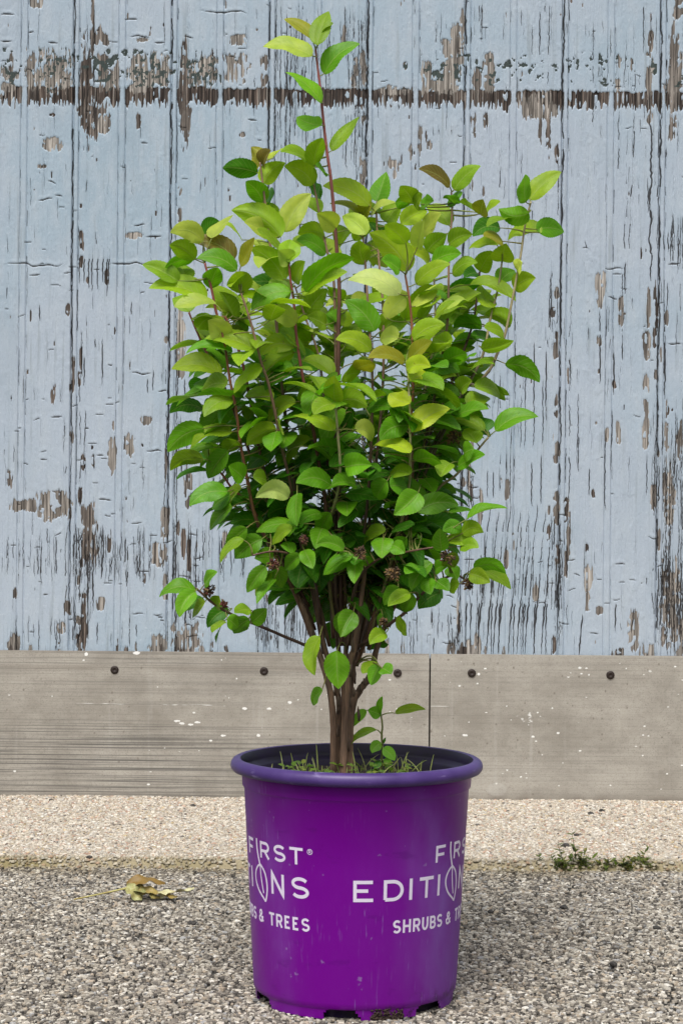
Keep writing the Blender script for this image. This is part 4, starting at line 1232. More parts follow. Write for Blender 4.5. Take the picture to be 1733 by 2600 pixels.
REG = {'T': (640, 0, 4.9), 'A': (350, 350, 2.6133), 'B': (850, 350, 2.6133), 'C': (400, 850, 2.851), 'D': (850, 850, 2.851), 'E': (400, 1350, 3.136), 'F': (800, 1350, 3.0154), 'K': (820, 1740, 5.2267)}
# base x, y, tip x, y, apparent width, bow, colour (in the enlarged region's own pixels)
LEAVES = """
T 810 560 950 140 215 25 O
T 740 490 395 235 135 45 E
T 915 400 1000 305 60 10 O
T 740 700 135 580 230 75 L
T 900 925 1340 545 230 80 G
T 850 1280 415 900 175 60 H
T 860 1560 555 1455 185 -30 H
T 995 1880 1330 1450 175 -10 O
T 770 2090 880 1720 125 30 O
T 850 1960 940 1830 70 10 L
A 795 235 562 200 112 18 D
A 808 180 750 60 80 10 E
A 830 185 885 85 70 10 B
A 890 140 955 75 55 5 L
A 1120 150 945 95 75 25 O
A 1165 190 1225 0 90 15 O
A 835 300 980 165 115 30 Y
A 1160 310 970 190 150 40 Y
A 1240 250 1180 185 50 5 G
A 830 430 715 290 112 20 G
A 860 460 880 330 60 5 D
A 1175 370 1110 300 70 5 D
A 1190 400 1215 310 60 5 D
A 945 660 620 480 150 55 Y
A 975 625 1150 370 145 30 L
A 870 645 705 560 100 15 L
A 1240 650 1060 640 82 28 Y
A 1245 770 1050 680 92 32 G
A 1535 450 1225 320 135 50 Y
A 1475 500 1270 440 72 22 E
A 1482 515 1550 430 85 5 E
A 1310 600 1185 500 130 10 L
A 430 690 215 630 135 50 L
A 440 650 545 560 92 20 D
A 490 665 635 510 85 12 L
A 380 810 210 710 95 22 Y
A 640 805 365 690 110 50 B
A 655 880 390 800 105 45 G
A 375 800 180 860 62 15 G
A 270 955 30 840 95 15 O
A 455 1075 72 1000 125 50 Y
A 345 1155 230 1065 92 22 O
A 320 940 275 830 85 5 O
A 970 945 745 730 150 40 O
A 1000 830 930 745 90 5 L
A 1005 825 1015 675 125 5 Y
A 680 845 775 660 72 -10 E
A 690 1035 650 890 155 8 Y
A 975 1005 735 970 112 40 D
A 480 1000 530 860 110 5 G
A 1045 965 1110 820 85 15 O
A 1010 1020 755 1150 112 50 H
A 1110 1020 1435 800 125 50 H
A 1095 1045 1390 890 100 30 Y
A 1110 1180 1255 1000 122 10 O
A 1045 1240 855 1170 135 40 L
A 590 1210 655 1045 85 -15 L
A 495 1190 400 1270 112 20 O
A 580 1355 465 1210 135 20 L
A 785 1410 445 1330 105 35 Y
A 1150 1345 970 1270 85 22 Y
A 1250 1245 1125 1185 102 5 O
A 1310 1225 1245 1170 72 5 G
A 1040 1390 815 1445 112 55 Y
C 540 130 205 140 85 50 G
C 460 285 100 250 115 60 Y
C 505 360 320 430 112 42 O
C 330 330 265 440 105 10 D
C 325 535 88 570 105 50 D
C 545 470 338 595 112 42 O
C 335 680 75 850 152 45 G
C 540 705 235 830 112 65 O
C 330 905 93 985 92 48 O
C 510 840 365 1040 112 12 G
C 580 770 505 855 95 12 O
C 625 1040 512 950 122 5 H
C 505 1140 232 1240 122 50 G
C 525 1165 395 1260 112 12 G
C 540 1250 380 1415 75 22 G
C 610 1110 532 1285 72 32 O
C 760 225 552 425 105 32 Y
C 990 130 760 340 105 45 Y
C 820 480 628 450 78 38 Y
C 1260 295 1028 190 92 50 Y
C 700 540 655 620 82 5 O
C 1285 490 1280 295 112 8 Y
C 1310 490 1515 525 102 42 O
C 1270 500 1130 580 72 22 O
C 1270 695 982 585 102 42 Y
C 1000 490 805 645 85 45 Y
C 860 690 645 800 105 32 Y
C 860 700 820 845 102 5 H
C 870 620 905 725 55 -10 L
C 1105 755 942 950 85 55 Y
C 1258 1095 1000 1075 132 52 G
C 1358 960 1550 945 155 12 H
C 1430 690 1545 775 105 45 L
C 945 1180 708 1180 132 62 P
C 1000 1385 712 1430 82 38 H
C 975 1400 828 1525 72 22 Y
C 1000 1385 925 1445 65 5 H
C 1250 1290 1180 1450 115 20 H
C 1190 1300 1028 1375 82 32 G
C 1432 1085 1260 1090 82 22 G
C 790 1060 690 1035 72 10 O
C 930 1255 795 1315 92 18 D
C 1412 560 1330 725 105 12 D
C 1400 690 1330 830 92 12 D
C 1150 800 1262 895 85 15 G
C 870 830 645 975 112 22 D
C 645 1400 508 1565 105 20 G
C 765 1440 568 1565 132 22 D
C 1010 1150 1012 1385 92 10 G
C 1345 1560 1148 1520 82 32 G
C 985 250 900 310 92 12 D
C 1462 280 1328 335 82 22 Y
C 1455 370 1348 405 82 12 G
C 1132 300 1200 425 82 5 O
C 1122 390 1008 455 72 12 O
B 760 325 553 208 92 32 B
B 790 348 966 186 112 22 O
B 790 440 738 378 42 5 G
B 800 445 818 350 62 5 G
B 275 420 340 225 132 0 G
B 240 490 402 430 72 12 L
B 500 440 398 430 72 12 G
B 520 440 432 318 92 12 O
B 532 462 580 372 72 5 O
B 440 575 612 488 122 22 Y
B 340 560 445 440 122 15 O
B 752 582 605 455 112 32 Y
B 578 640 705 500 92 12 L
B 570 462 655 420 62 5 G
B 965 512 982 408 92 0 E
B 942 498 818 425 52 5 Y
B 988 508 1095 424 58 5 Y
B 1285 500 1085 470 112 -35 H
B 1262 430 1260 242 82 5 H
B 1290 412 1500 225 122 22 Y
B 1365 632 1146 680 92 55 Y
B 1335 612 1518 625 122 22 G
B 1112 690 982 650 72 12 E
B 1092 600 912 655 102 42 D
B 1152 540 1008 592 62 12 O
B 1110 820 1135 700 142 8 Y
B 1080 712 885 740 72 22 Y
B 758 705 912 640 112 22 O
B 610 752 742 640 122 12 O
B 482 885 225 630 172 45 Y
B 425 1042 82 945 152 62 P
B 620 832 470 750 72 22 X
B 640 832 838 768 102 22 H
B 538 972 765 838 112 32 Y
B 778 905 945 830 102 32 O
B 960 885 1042 750 112 5 O
B 1090 962 1192 880 92 12 G
B 1188 1002 1330 930 112 22 Y
B 1208 882 1242 828 62 5 L
B 940 900 860 930 82 15 D
B 722 1110 988 965 112 42 D
B 725 1202 972 1030 92 40 O
B 1045 1128 968 975 92 -22 Y
B 972 1252 783 1262 72 32 G
B 1165 1240 988 1170 82 22 O
B 1120 1300 990 1262 72 12 O
B 1042 1352 903 1308 72 12 D
B 968 1400 1185 1345 82 -12 Y
B 522 1342 730 1240 132 32 Y
B 308 1292 522 1180 152 32 O
B 262 1282 65 1080 162 32 G
B 238 1412 5 1340 112 42 Y
B 418 1332 298 1348 102 22 L
B 490 1480 642 1352 72 12 E
B 460 1492 218 1462 82 42 E
B 760 1392 648 1330 112 12 Y
B 932 1352 758 1402 92 28 G
B 530 1122 672 970 62 -8 L
B 722 1072 598 1020 62 12 G
B 205 642 48 520 122 22 L
B 280 640 225 560 82 10 D
B 192 842 165 680 132 12 O
B 385 1095 425 1180 102 5 G
B 430 880 308 810 92 12 H
B 472 702 328 575 112 12 Y
B 545 735 590 545 72 5 L
D 1230 215 1478 345 102 50 G
D 1018 390 1192 455 92 45 O
D 1162 698 1470 595 102 52 G
D 1078 695 783 620 92 42 O
D 868 592 1112 538 82 22 G
D 1100 698 1040 595 105 0 D
D 955 505 1120 458 82 12 O
D 600 490 905 448 142 32 D
D 588 378 882 300 102 48 Y
D 678 265 905 272 112 50 G
D 545 335 675 290 105 15 X
D 520 255 692 235 95 30 X
D 548 492 393 425 102 -22 X
D 558 705 832 535 112 42 X
D 542 855 283 800 92 42 X
D 532 660 325 765 152 45 G
D 532 732 368 745 82 22 D
D 612 880 620 735 122 5 D
D 580 915 772 935 82 32 G
D 758 862 902 905 112 12 D
D 772 1082 575 1020 122 28 D
D 540 1012 378 1042 82 42 O
D 378 1060 300 1192 112 12 G
D 398 1098 522 1115 112 15 G
D 604 1145 425 1305 160 -10 H
D 598 1285 895 1235 132 48 G
D 838 1292 992 1270 42 10 G
D 955 1335 1248 1258 72 28 G
D 918 1445 1075 1432 102 45 O
D 638 1395 872 1360 132 28 D
D 912 1382 778 1422 92 12 G
D 772 1565 758 1400 102 5 G
D 540 1522 725 1470 152 12 D
D 365 1420 212 1525 82 45 O
D 348 1470 350 1610 132 5 H
D 520 1470 435 1565 102 12 G
D 205 1440 2 1472 142 32 D
D 930 862 1005 825 92 5 G
D 1022 785 930 685 92 12 O
D 888 955 1085 870 82 12 G
D 832 930 765 1030 82 12 O
D 238 525 432 540 102 22 G
D 242 492 372 440 62 12 O
D 155 252 295 215 72 12 E
D 808 192 955 138 82 12 G
D 988 252 1152 215 62 22 O
D 905 405 992 335 92 12 O
D 250 1080 260 1320 260 5 D
D 798 1502 1038 1542 72 32 O
E 305 470 14 522 92 60 G
E 302 478 178 682 122 32 H
E 375 422 478 320 62 12 G
E 362 530 228 632 72 12 D
E 378 560 278 692 62 12 O
E 465 605 490 510 62 5 O
E 565 620 398 765 122 32 D
E 532 710 438 805 52 12 O
E 532 710 468 892 38 12 D
E 555 692 640 765 92 5 H
E 742 622 612 648 62 12 O
E 732 700 608 812 112 20 G
E 750 722 868 610 112 -5 G
E 685 60 500 250 72 32 O
E 832 60 618 215 152 22 G
E 922 210 772 215 132 20 G
E 862 280 712 485 112 12 G
E 905 310 778 512 62 12 O
E 925 350 832 522 52 5 D
E 955 270 985 448 125 0 H
E 1150 250 1110 448 165 5 D
E 1142 190 1018 305 92 12 G
E 1165 148 1235 295 112 5 H
E 1042 190 928 202 92 22 D
E 1258 100 1492 135 82 42 G
E 1562 190 1318 345 112 12 G
E 1300 250 1290 485 200 5 D
E 1258 560 1182 690 112 12 D
E 1412 605 1288 692 152 12 D
E 1292 835 1252 1145 92 40 O
E 1425 948 1440 1252 180 5 H
E 1442 720 1398 935 112 12 D
E 1562 640 1455 840 152 12 G
E 1312 1270 1238 1385 62 25 G
E 1022 80 1062 175 92 5 G
F 282 180 62 335 72 22 G
F 318 190 298 398 115 5 H
F 352 192 440 262 82 -12 G
F 520 60 510 205 132 5 H
F 590 100 685 165 105 5 G
F 702 112 918 60 152 12 D
F 600 242 792 200 112 12 D
F 402 320 358 575 152 5 D
F 892 240 735 455 102 32 G
F 792 272 688 325 62 12 G
F 1108 120 1248 125 72 22 O
F 1000 180 1062 275 132 5 O
F 1018 272 1088 365 102 5 G
F 918 292 1012 270 82 12 G
F 1212 282 1458 322 92 50 H
F 1228 285 1495 442 92 32 O
F 1178 322 1338 390 112 12 O
F 862 360 882 482 102 5 G
F 928 382 1022 455 92 5 G
F 642 430 525 562 102 15 G
F 722 470 555 572 82 12 O
F 742 472 678 615 112 5 H
F 955 470 788 592 132 22 D
F 1102 402 1028 462 72 12 O
F 618 665 700 795 62 5 O
F 518 640 498 765 48 5 G
F 542 780 418 865 92 25 O
F 542 850 428 905 72 15 D
F 302 680 320 858 82 5 D
F 242 600 228 808 152 12 G
F 110 690 148 892 105 5 D
F 132 520 38 665 142 12 D
F 482 1010 362 1088 72 18 O
F 492 1020 425 1175 102 5 G
F 512 1045 582 1090 88 5 G
"""
LREAL = 112.0
for ln in LEAVES.strip().splitlines():
    reg, *nums, ck = ln.split()
    ox, oy, sc = REG[reg]
    bx, by, tx, ty, w, bow = (float(k) for k in nums)
    bu, bv, tu, tv = ox + bx / sc, oy + by / sc, ox + tx / sc, oy + ty / sc
    w, bow = w / sc, bow / sc
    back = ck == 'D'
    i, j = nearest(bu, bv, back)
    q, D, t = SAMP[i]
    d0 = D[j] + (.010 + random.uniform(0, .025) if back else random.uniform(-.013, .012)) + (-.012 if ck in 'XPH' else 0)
    if not back and bv > 1150: d0 = min(d0, BASE_D - .065 - random.uniform(0, .04))
    elif not back and bv > 880: d0 = min(d0, BASE_D - .035 - random.uniform(0, .04))
    L = math.hypot(tu - bu, tv - bv)
    LR = LREAL if bv < 1300 else 84.0
    dz = math.sqrt(max(0, (LR * random.uniform(.85, 1.08)) ** 2 - L * L)) * .8 if L < LR else 12
    dz = min(dz, L * .9) * (1 if random.random() < (.7 if back else .35) else -1)
    B3, T3 = P(bu, bv, d0), P(tu, tv, d0 + dz / F_PX * BASE_D)
    dirp = np.array([tu - bu, -(tv - bv)]) / (L + 1e-6)
    pr = np.array([-dirp[1], dirp[0]])
    if pr[1] < -.25 or (abs(pr[1]) <= .25 and pr[0] > 0): pr = -pr
    perp = np.array([pr[0], 0, pr[1]])
    k = BASE_D / F_PX
    ctrl = (B3 + T3) / 2 + perp * bow * 1.8 * k + np.array([0, random.uniform(-.004, .004), 0])
    C = bez(B3, ctrl, T3, NT_ + 1)
    Wr = .54 * max(L, LR * .9)
    fold = random.uniform(.32, .80)
    rho = np.linspace(.05, 1.45, 60)
    seen = Wr / 2 * (np.sin(np.minimum(fold + rho, 1.5708)) + np.clip(np.sin(rho - fold), 0, 1))
    kk = int(np.argmin(np.abs(seen - w)))
    rho, Wr = rho[kk], Wr * max(1, w / seen[kk]) * k
    # the half nearer the eye stands up (underside seen) or the far half does (upper side seen)
    near = ck not in 'PLX' and random.random() < (.30 if bv < 900 else .20 if bv < 1200 else .08)
    fy = 1.0 if near else -1.0
    upv = perp * math.cos(rho) + np.array([0, fy, 0]) * math.sin(rho)
    wd = perp * math.sin(rho) - np.array([0, fy, 0]) * math.cos(rho)
    if np.cross(T3 - B3, wd) @ upv < 0: wd = -wd
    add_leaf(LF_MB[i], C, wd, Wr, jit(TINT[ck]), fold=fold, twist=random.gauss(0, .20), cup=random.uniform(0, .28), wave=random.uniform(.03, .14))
    td = C[1] - C[0]; td = td / np.linalg.norm(td)
    petiole(i, j, C[0], td, math.hypot(q[j][0] - bu, q[j][1] - bv) > 40)

# leaves deeper in the bush, filling between the ones traced above
LB = [(520, 690), (600, 610), (700, 560), (800, 540), (900, 520), (1000, 480), (1100, 490), (1200, 530), (1300, 590), (1400, 640), (1480, 700), (1540, 790)]
RB = [(520, 1060), (600, 1170), (700, 1200), (800, 1210), (900, 1190), (1000, 1180), (1100, 1160), (1200, 1130), (1300, 1120), (1400, 1090), (1480, 1040), (1540, 960)]
r = random.Random(77)
cnt = 0
while cnt < 1000:
    v = r.uniform(540, 1520)
    lo_, hi_ = np.interp(v, *zip(*LB)), np.interp(v, *zip(*RB))
    u = r.uniform(lo_, hi_)
    if v < 760 and r.random() < .72: continue
    if v < 900 and r.random() < .25: continue
    if v > 1400 and r.random() < .45: continue
    i = r.randrange(len(SHOOTS))
    q, D, t = SAMP[i]
    j = int(np.argmin(np.hypot(q[:, 0] - u, q[:, 1] - v)))
    if math.hypot(q[j][0] - u, q[j][1] - v) > 75: continue
    cnt += 1
    dep = D[j] + r.uniform(.002, .10)
    B3 = P(u, v, dep)
    ax = P(885, v, BASE_D)
    outv = np.array([B3[0] - ax[0], B3[1] - ax[1], 0]); outv /= np.linalg.norm(outv) + 1e-9
    az = math.atan2(outv[1], outv[0]) + r.gauss(0, .9)
    el = r.uniform(-.1, 1.05) if v < 950 else r.uniform(-.5, .6)
    dv_ = np.array([math.cos(az) * math.cos(el), math.sin(az) * math.cos(el), math.sin(el)])
    L = (r.uniform(.040, .058) if v < 1150 else r.uniform(.032, .048))
    T3 = B3 + dv_ * L + np.array([0, 0, -r.uniform(.1, .5) * L])
    C = bez(B3, B3 + dv_ * L * .6, T3, NT_ + 1)
    wd = np.cross(np.array([r.uniform(-.4, .4), r.uniform(-.7, .2), 1.0]), dv_)
    nrm = np.cross(dv_, wd)
    if nrm[2] < 0: wd = -wd
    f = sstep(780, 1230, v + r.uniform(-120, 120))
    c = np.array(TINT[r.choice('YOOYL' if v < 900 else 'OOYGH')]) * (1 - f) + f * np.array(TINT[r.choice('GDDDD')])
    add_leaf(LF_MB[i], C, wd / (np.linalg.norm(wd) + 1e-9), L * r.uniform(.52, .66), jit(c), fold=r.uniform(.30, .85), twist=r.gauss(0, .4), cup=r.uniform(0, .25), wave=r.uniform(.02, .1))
    td = dv_
    jj = min(len(q) - 1, max(0, j - 1))
    petiole(i, jj, C[0], td, False)

for i in range(len(SHOOTS)):
    so = SH_MB[i].build('shoot', m_shoot, shrub, origin=SHB)
    if LF_MB[i].n: LF_MB[i].build('foliage', m_leaf, so, origin=SHB)

# dried flower heads
HEADS = [('E', 410, 470, 46, .09), ('E', 530, 578, 26, .09), ('E', 918, 262, 42, .12), ('E', 1165, 62, 26, .13), ('F', 600, 322, 58, .13), ('F', 1010, 192, 56, .10), ('F', 1170, 392, 46, .10), ('F', 345, 162, 44, .13), ('D', 868, 742, 58, .05), ('F', 525, 690, 22, .10)]
for reg, x, y, rp, dep in HEADS:
    ox, oy, sc = REG[reg]
    u, v = ox + x / sc, oy + y / sc
    c0 = P(u, v, BASE_D - dep)
    R = rp / sc * BASE_D / F_PX
    red = reg == 'E'
    mb = MB()
    i, j = nearest(u, v + 10)
    q, D, t = SAMP[i]
    s3 = P(q[j][0], q[j][1], D[j])
    mb.tube(bez(s3, (s3 + c0) / 2 + np.array([0, 0, .004]), c0, 6), [.0011, .001, .001, .0009, .0009, .0008], (.19, .17, .06), seg=5)
    for k in range(int(14 + rp * .6)):
        d = RNG.normal(size=3); d /= np.linalg.norm(d)
        p = c0 + d * R * random.uniform(.45, 1.0)
        s = random.uniform(.0010, .0020)
        mb.tube([c0, (c0 + p) / 2 + RNG.normal(size=3) * .0008, p], [.00035] * 3, (.11, .07, .035), seg=4)
        col = np.array((.10, .028, .022) if red and random.random() < .6 else random.choice([(.10, .055, .022), (.20, .125, .045), (.05, .028, .016)]))
        for m in range(4):
            e = RNG.normal(size=3); e /= np.linalg.norm(e)
            mb.tube([p - d * s * .3, p + e * s * .8 + d * s * .4, p + e * s * 1.5 + d * s], [s * .55, s * .5, s * .05], jit(col, .3), seg=4)
    mb.build('dried_flower_head', m_tint, shrub, origin=SHB, smooth=False)

# ------------------------------------------------------------------ seedling and weeds in the pot
def sprig(name, stem_px, leaves, d0, label, cat, tone=1.0):
    base = P(*stem_px[0], d0)
    root = empty(name, base)
    tag(root, label, cat)
    mb = MB()
    q = catmull(stem_px, 6)
    p3 = np.array([P(u, v, d0 - .0002 * k) for k, (u, v) in enumerate(q)])
    mb.tube(p3, np.linspace(.0017, .0010, len(q)), (.13, .15, .035), seg=6)
    mb.build('stem', m_shoot, root, origin=base)
    lb = MB()
    for bx, by, tx, ty, w, bow, ck, sx_, sy_, dd in leaves:
        k = BASE_D / F_PX
        B3, T3 = P(bx, by, d0 + dd), P(tx, ty, d0 + dd - .006)
        dirp = np.array([tx - bx, -(ty - by)]); L = np.linalg.norm(dirp); dirp /= L
        pr = np.array([-dirp[1], dirp[0]])
        if pr[1] < 0: pr = -pr
        perp = np.array([pr[0], 0, pr[1]])
        C = bez(B3, (B3 + T3) / 2 + perp * bow * 1.4 * k, T3, NT_ + 1)
        Wr = max(w, .5 * L) * k; ca = min(.97, w * k / Wr)
        wd = perp * ca + np.array([0, 1, 0]) * math.sqrt(1 - ca * ca)
        if np.cross(T3 - B3, wd)[2] < 0: wd = -wd
        add_leaf(lb, C, wd, Wr, jit(TINT[ck]), fold=.25, wave=.06)
        s3 = P(sx_, sy_, d0)
        lb.tube(bez(s3, (s3 + C[0]) / 2 + np.array([0, 0, .003]), C[0], 6), np.linspace(.0008, .0006, 6), (.16, .18, .05), seg=5)
    lb.build('foliage', m_leaf, root, origin=base)
    return root

Kx = lambda x: 820 + x / 5.2267
Ky = lambda y: 1740 + y / 5.2267
sprig('seedling', [(Kx(775), 1975), (Kx(775), Ky(1000)), (Kx(785), Ky(850)), (Kx(776), Ky(660)), (Kx(785), Ky(540)), (Kx(768), Ky(400))], [
    (Kx(765), Ky(395), Kx(590), Ky(330), 34, 2, 'G', Kx(768), Ky(400), -.004),
    (Kx(740), Ky(370), Kx(788), Ky(145), 17, 6, 'G', Kx(768), Ky(400), -.006),
    (Kx(570), Ky(330), Kx(400), Ky(550), 24, 6, 'G', Kx(768), Ky(400), .006),
    (Kx(705), Ky(590), Kx(335), Ky(820), 15, 15, 'O', Kx(776), Ky(660), -.004),
    (Kx(770), Ky(770), Kx(650), Ky(900), 30, 7, 'G', Kx(785), Ky(820), -.006),
    (Kx(790), Ky(840), Kx(950), Ky(1000), 30, 5, 'H', Kx(785), Ky(820), -.010),
    (Kx(790), Ky(770), Kx(830), Ky(690), 6, 0, 'D', Kx(785), Ky(800), .0),
    (Kx(800), Ky(1000), Kx(910), Ky(1060), 18, 4, 'G', Kx(778), Ky(1000), -.012),
    (Kx(765), Ky(1010), Kx(690), Ky(1130), 18, 4, 'D', Kx(778), Ky(1000), -.015),
    (Kx(955), Ky(370), Kx(1360), Ky(322), 20, 9, 'O', Kx(768), Ky(400), .004),
], BASE_D + .012, 'small green seedling on a thin stem beside the shrub trunk, inside the pot', 'seedling')

mb = MB()
r = random.Random(9)
for k in range(105):                               # grass blades, some bleached
    u = r.choice((r.gauss(760, 38), r.gauss(840, 30), r.uniform(690, 1110), r.uniform(900, 1110), r.gauss(1000, 50)))
    a = (u - 905) / 2113.0
    y = r.uniform(-.10, .075)
    if abs(a) > .118 or a * a + y * y > .0145: continue
    b0 = np.array([PX + a, POT_D + y, SOIL_Z + .001])
    L = r.choice((r.uniform(.008, .018), r.uniform(.010, .036))); az = r.uniform(0, 6.28); ln_ = r.uniform(.1, .9)
    tip = b0 + np.array([math.cos(az) * L * ln_, math.sin(az) * L * ln_ * .6, L * math.sqrt(max(.05, 1 - ln_ ** 2 * .8))])
    col = r.choice([(.55, .54, .26), (.42, .45, .16), (.20, .28, .04), (.48, .48, .22), (.66, .62, .42)])
    w = r.uniform(.0005, .0011)
    mb.tube(bez(b0, (b0 + tip) / 2 + np.array([0, 0, L * .22]), tip, 7), [w, w, w * .95, w * .85, w * .7, w * .45, w * .1], jit(col), seg=4)
for k in range(55):                                # small rosettes of clover-like weeds
    u = r.choice((r.gauss(750, 30), r.gauss(860, 60), r.gauss(970, 45)))
    a = (u - 905) / 2113.0; y = r.uniform(-.095, .0)
    if a * a + y * y > .0135: continue
    b0 = np.array([PX + a, POT_D + y, SOIL_Z + .001]); h_ = r.uniform(.008, .021)
    top = b0 + np.array([r.uniform(-.005, .005), r.uniform(-.005, .003), h_])
    col = r.choice([(.10, .19, .02), (.15, .24, .03), (.20, .25, .04)])
    mb.tube(bez(b0, (b0 + top) / 2, top, 4), .0005, col, seg=4)
    for m in range(r.choice((2, 3, 3))):
        az = r.uniform(0, 6.28); L = r.uniform(.005, .010)
        dv_ = np.array([math.cos(az), math.sin(az), r.uniform(-.1, .5)])
        C = bez(top, top + dv_ * L * .6 + np.array([0, 0, .002]), top + dv_ * L, NT_ + 1)
        add_leaf(mb, C, np.cross([0, -.3, 1], dv_), L * .6, jit(col), fold=.15)
weeds = mb.build('grass', m_leaf, None, origin=POT)
weeds.location = POT
tag(weeds, 'thin green and straw-coloured grass and small weeds on the soil in the pot', 'grass', kind='stuff')

# ------------------------------------------------------------------ things on the ground
def gpt(u, v, z=0.0):
    U, V = unroll(u, v)
    D = (HCAM - z) * F_PX / (V - CY)
    return np.array([(U - CX) / F_PX * D, D, z])

# fallen maple-like leaf, curled
gl = gpt(372, 2284, .001)
fl = empty('fallen_leaf', gl)
tag(fl, 'dry curled yellow leaf lying on the asphalt left of the pot', 'leaf')
m_dry, nt, bs = new_mat("dry_leaf")
N = NT(nt)
at = N.attr('tint')
N.lk(N.mix(N.math('MULTIPLY', N.smooth(N.noise(N.coords(), 90, 4), .45, .7), .6), at.outputs['Color'], (.26, .15, .03)), bs.inputs['Base Color'])
bs.inputs['Roughness'].default_value = .55
def drypart(mb, base, tip, width, updir, tint, lobes=3, lift=.0):
    n, m = 16, 7
    base, tip = np.array(base, float), np.array(tip, float)
    C = bez(base, (base + tip) / 2 + np.array([0, 0, lift]), tip, n + 1)
    w = np.cross(np.array(updir, float), tip - base); w /= np.linalg.norm(w); nn = np.cross(tip - base, w); nn /= np.linalg.norm(nn)
    co, bl_ = [], []
    for i in range(n + 1):
        t = i / n
        e = (math.sin(math.pi * min(1, t * .97 + .02)) ** .6) * (1 + .28 * math.sin(lobes * 2 * math.pi * t) * t)
        for k in range(m):
            s = -1 + 2 * k / (m - 1)
            co.append(C[i] + w * s * width / 2 * e + nn * (abs(s) * .006 * math.sin(5 * t + s) + .0015 * math.sin(17 * t + 3 * s))); bl_.append((t, s))
    fs = [(i * m + k, i * m + k + 1, (i + 1) * m + k + 1, (i + 1) * m + k) for i in range(n) for k in range(m - 1)]
    co = np.array(co); co[:, 2] = np.maximum(co[:, 2], .002)
    mb.add(co, fs, tint, np.array(bl_))
mb = MB()
drypart(mb, (-.030, .004, .019), (.026, .016, .023), .026, (0, -.45, .9), (.20, .12, .022), 3, .012)
drypart(mb, (-.030, .002, .019), (-.006, -.016, .002), .022, (0, -.55, .8), (.36, .36, .15), 3, .003)
drypart(mb, (-.026, .002, .017), (.020, -.006, .006), .026, (0, -.3, .95), (.29, .29, .11), 4, .003)
drypart(mb, (-.010, .000, .014), (.046, -.002, .007), .022, (0, -.25, .97), (.34, .26, .08), 5, -.003)
drypart(mb, (.018, -.002, .007), (.070, .004, .019), .013, (0, -.25, .97), (.52, .50, .29), 3, -.004)
mb.build('blade', m_dry, fl)
mb = MB()
mb.tube(bez(np.array([-.027, .002, .017]), np.array([-.06, -.004, .010]), np.array([-.105, -.018, .003]), 10), np.linspace(.0016, .0011, 10), (.42, .38, .14), seg=6)
mb.build('stalk', m_dry, fl)

# weeds rooted in the joint between asphalt and concrete
def weed(name, u, v, label, n, hmax, seed, spread):
    n, hmax, spread = int(n * 1.15), hmax * 1.2, spread * 1.3
    r = random.Random(seed)
    b = gpt(u, v + 6, .003)
    root = empty(name, b)
    tag(root, label, 'weed', 'weeds along the concrete edge')
    mb = MB(); lb = MB()
    for k in range(n):
        x = max(-1.3, min(1.3, r.gauss(0, .8))) * spread; y = r.uniform(-.012, .014)
        b0 = np.array([x, y, -.002]); h_ = hmax * r.uniform(.25, 1) * (1 if k < 3 else .45)
        tip = b0 + np.array([r.uniform(-.5, .5) * h_, r.uniform(-.3, .2) * h_, h_])
        C = bez(b0, (b0 + tip) / 2 + np.array([0, 0, h_ * .15]), tip, 8)
        mb.tube(C, np.linspace(.0008, .0004, 8), jit((.09, .12, .03), .3), seg=4)
        for m in range(int(3 + h_ * 260)):
            p = C[r.randrange(1, 8)]; az = r.uniform(0, 6.28); L = r.uniform(.005, .012)
            dv_ = np.array([math.cos(az), math.sin(az), r.uniform(0, .8)])
            Cc = bez(p, p + dv_ * L * .6 + np.array([0, 0, .001]), p + dv_ * L, NT_ + 1)
            add_leaf(lb, Cc, np.cross([0, -.2, 1], dv_), L * r.uniform(.3, .6), jit(r.choice([(.09, .13, .025), (.14, .18, .035), (.22, .21, .06), (.08, .08, .03)]), .25), fold=.2)
    mb.build('stem', m_shoot, root); lb.build('foliage', m_leaf, root)
weed('weed', 1432, 2200, 'low dark weed with a tall sprig at its left end, in the asphalt joint', 16, .042, 1, .020)
weed('weed', 1484, 2198, 'sparse weed with one thin upright stalk in the middle of the joint', 12, .052, 2, .018)
weed('weed', 1575, 2200, 'mossy green weed clump with a black hollow, between two other weeds', 18, .026, 3, .018)
weed('weed', 1622, 2198, 'spiky weed with two thin forked sprigs, rightmost in the joint', 14, .040, 4, .015)

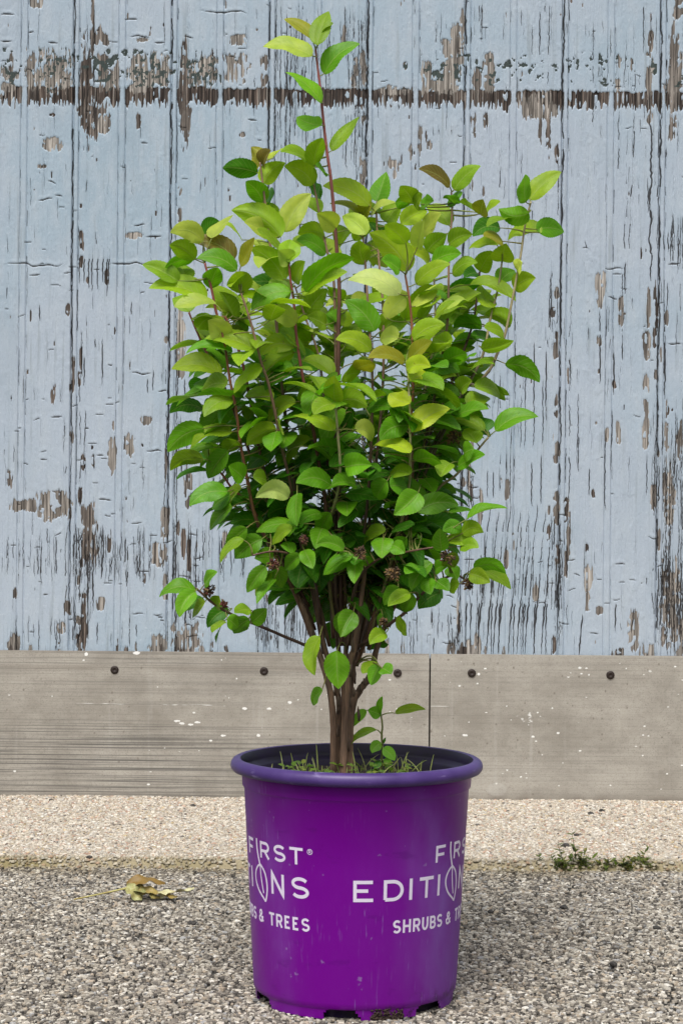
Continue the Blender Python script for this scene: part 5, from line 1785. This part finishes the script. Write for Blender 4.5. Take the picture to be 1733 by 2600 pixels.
# loose dark stones on the pale strip and asphalt
r = random.Random(31)
PEB = [(1434, 2151, 11, .0135, 'largest dark stone on the pale concrete, just above the weeds'), (1498, 2069, 8, .0135, 'flat dark stone on the concrete close to the wall, right of the pot'),
       (1527, 2062, 8, .0135, 'dark angular chip next to the flat stone near the wall'), (131, 2034, 6, .0135, 'dark chip on the concrete near the wall, leftmost of the stones'),
       (490, 2048, 7, .0135, 'black stone on the concrete left of the pot, near the wall'), (1462, 2122, 6, .0135, 'small black stone on the concrete directly above the weeds'),
       (1430, 2306, 10, .001, 'dark stone on the asphalt right of the pot, nearest the weeds'), (1666, 2358, 9, .001, 'black stone at the far right on the asphalt'),
       (1556, 2452, 10, .001, 'dark stone low on the right in the asphalt'), (488, 2346, 10, .001, 'black stone on the asphalt below the fallen leaf, close to the pot'),
       (1245, 2318, 7, .001, 'small black stone on the asphalt touching the right of the lettering height'), (227, 2178, 7, .0135, 'dark chip at the mossy edge of the concrete on the left')]
m_stone, nt, bs = new_mat("dark_stone")
N = NT(nt)
n1 = N.noise(N.coords(), 190, 4)
N.lk(N.ramp(n1, [(.3, (.012, .011, .010)), (.7, (.075, .068, .062))]), bs.inputs['Base Color'])
bs.inputs['Roughness'].default_value = .75
N.lk(N.bump(n1, .6, .001), bs.inputs['Normal'])
import bmesh
for u, v, rp, z, lab in PEB:
    b = gpt(u, v, z)
    k = b[1] / F_PX
    bm = bmesh.new()
    bmesh.ops.create_icosphere(bm, subdivisions=2, radius=1.0)
    sx_, sy_, sz_ = rp * k * r.uniform(.95, 1.3), rp * k * r.uniform(.8, 1.1), rp * k * r.uniform(.5, .75)
    ph_ = r.uniform(0, 50)
    for vv in bm.verts:
        f = 1 + .35 * (vnoise(np.array([vv.co.x * 1.3 + ph_]), np.array([vv.co.y * 1.3 + vv.co.z * 1.7]), 5)[0] - .5) + .18 * (r.random() - .5)
        vv.co = Vector((vv.co.x * sx_ * f, vv.co.y * sy_ * f, vv.co.z * sz_ * f + sz_ * .55))
    me = bpy.data.meshes.new('pebble'); bm.to_mesh(me); bm.free()
    o = link('pebble', me, m_stone, None, smooth=False)
    o.location = b
    tag(o, lab, 'stone', 'loose dark stones on the ground')
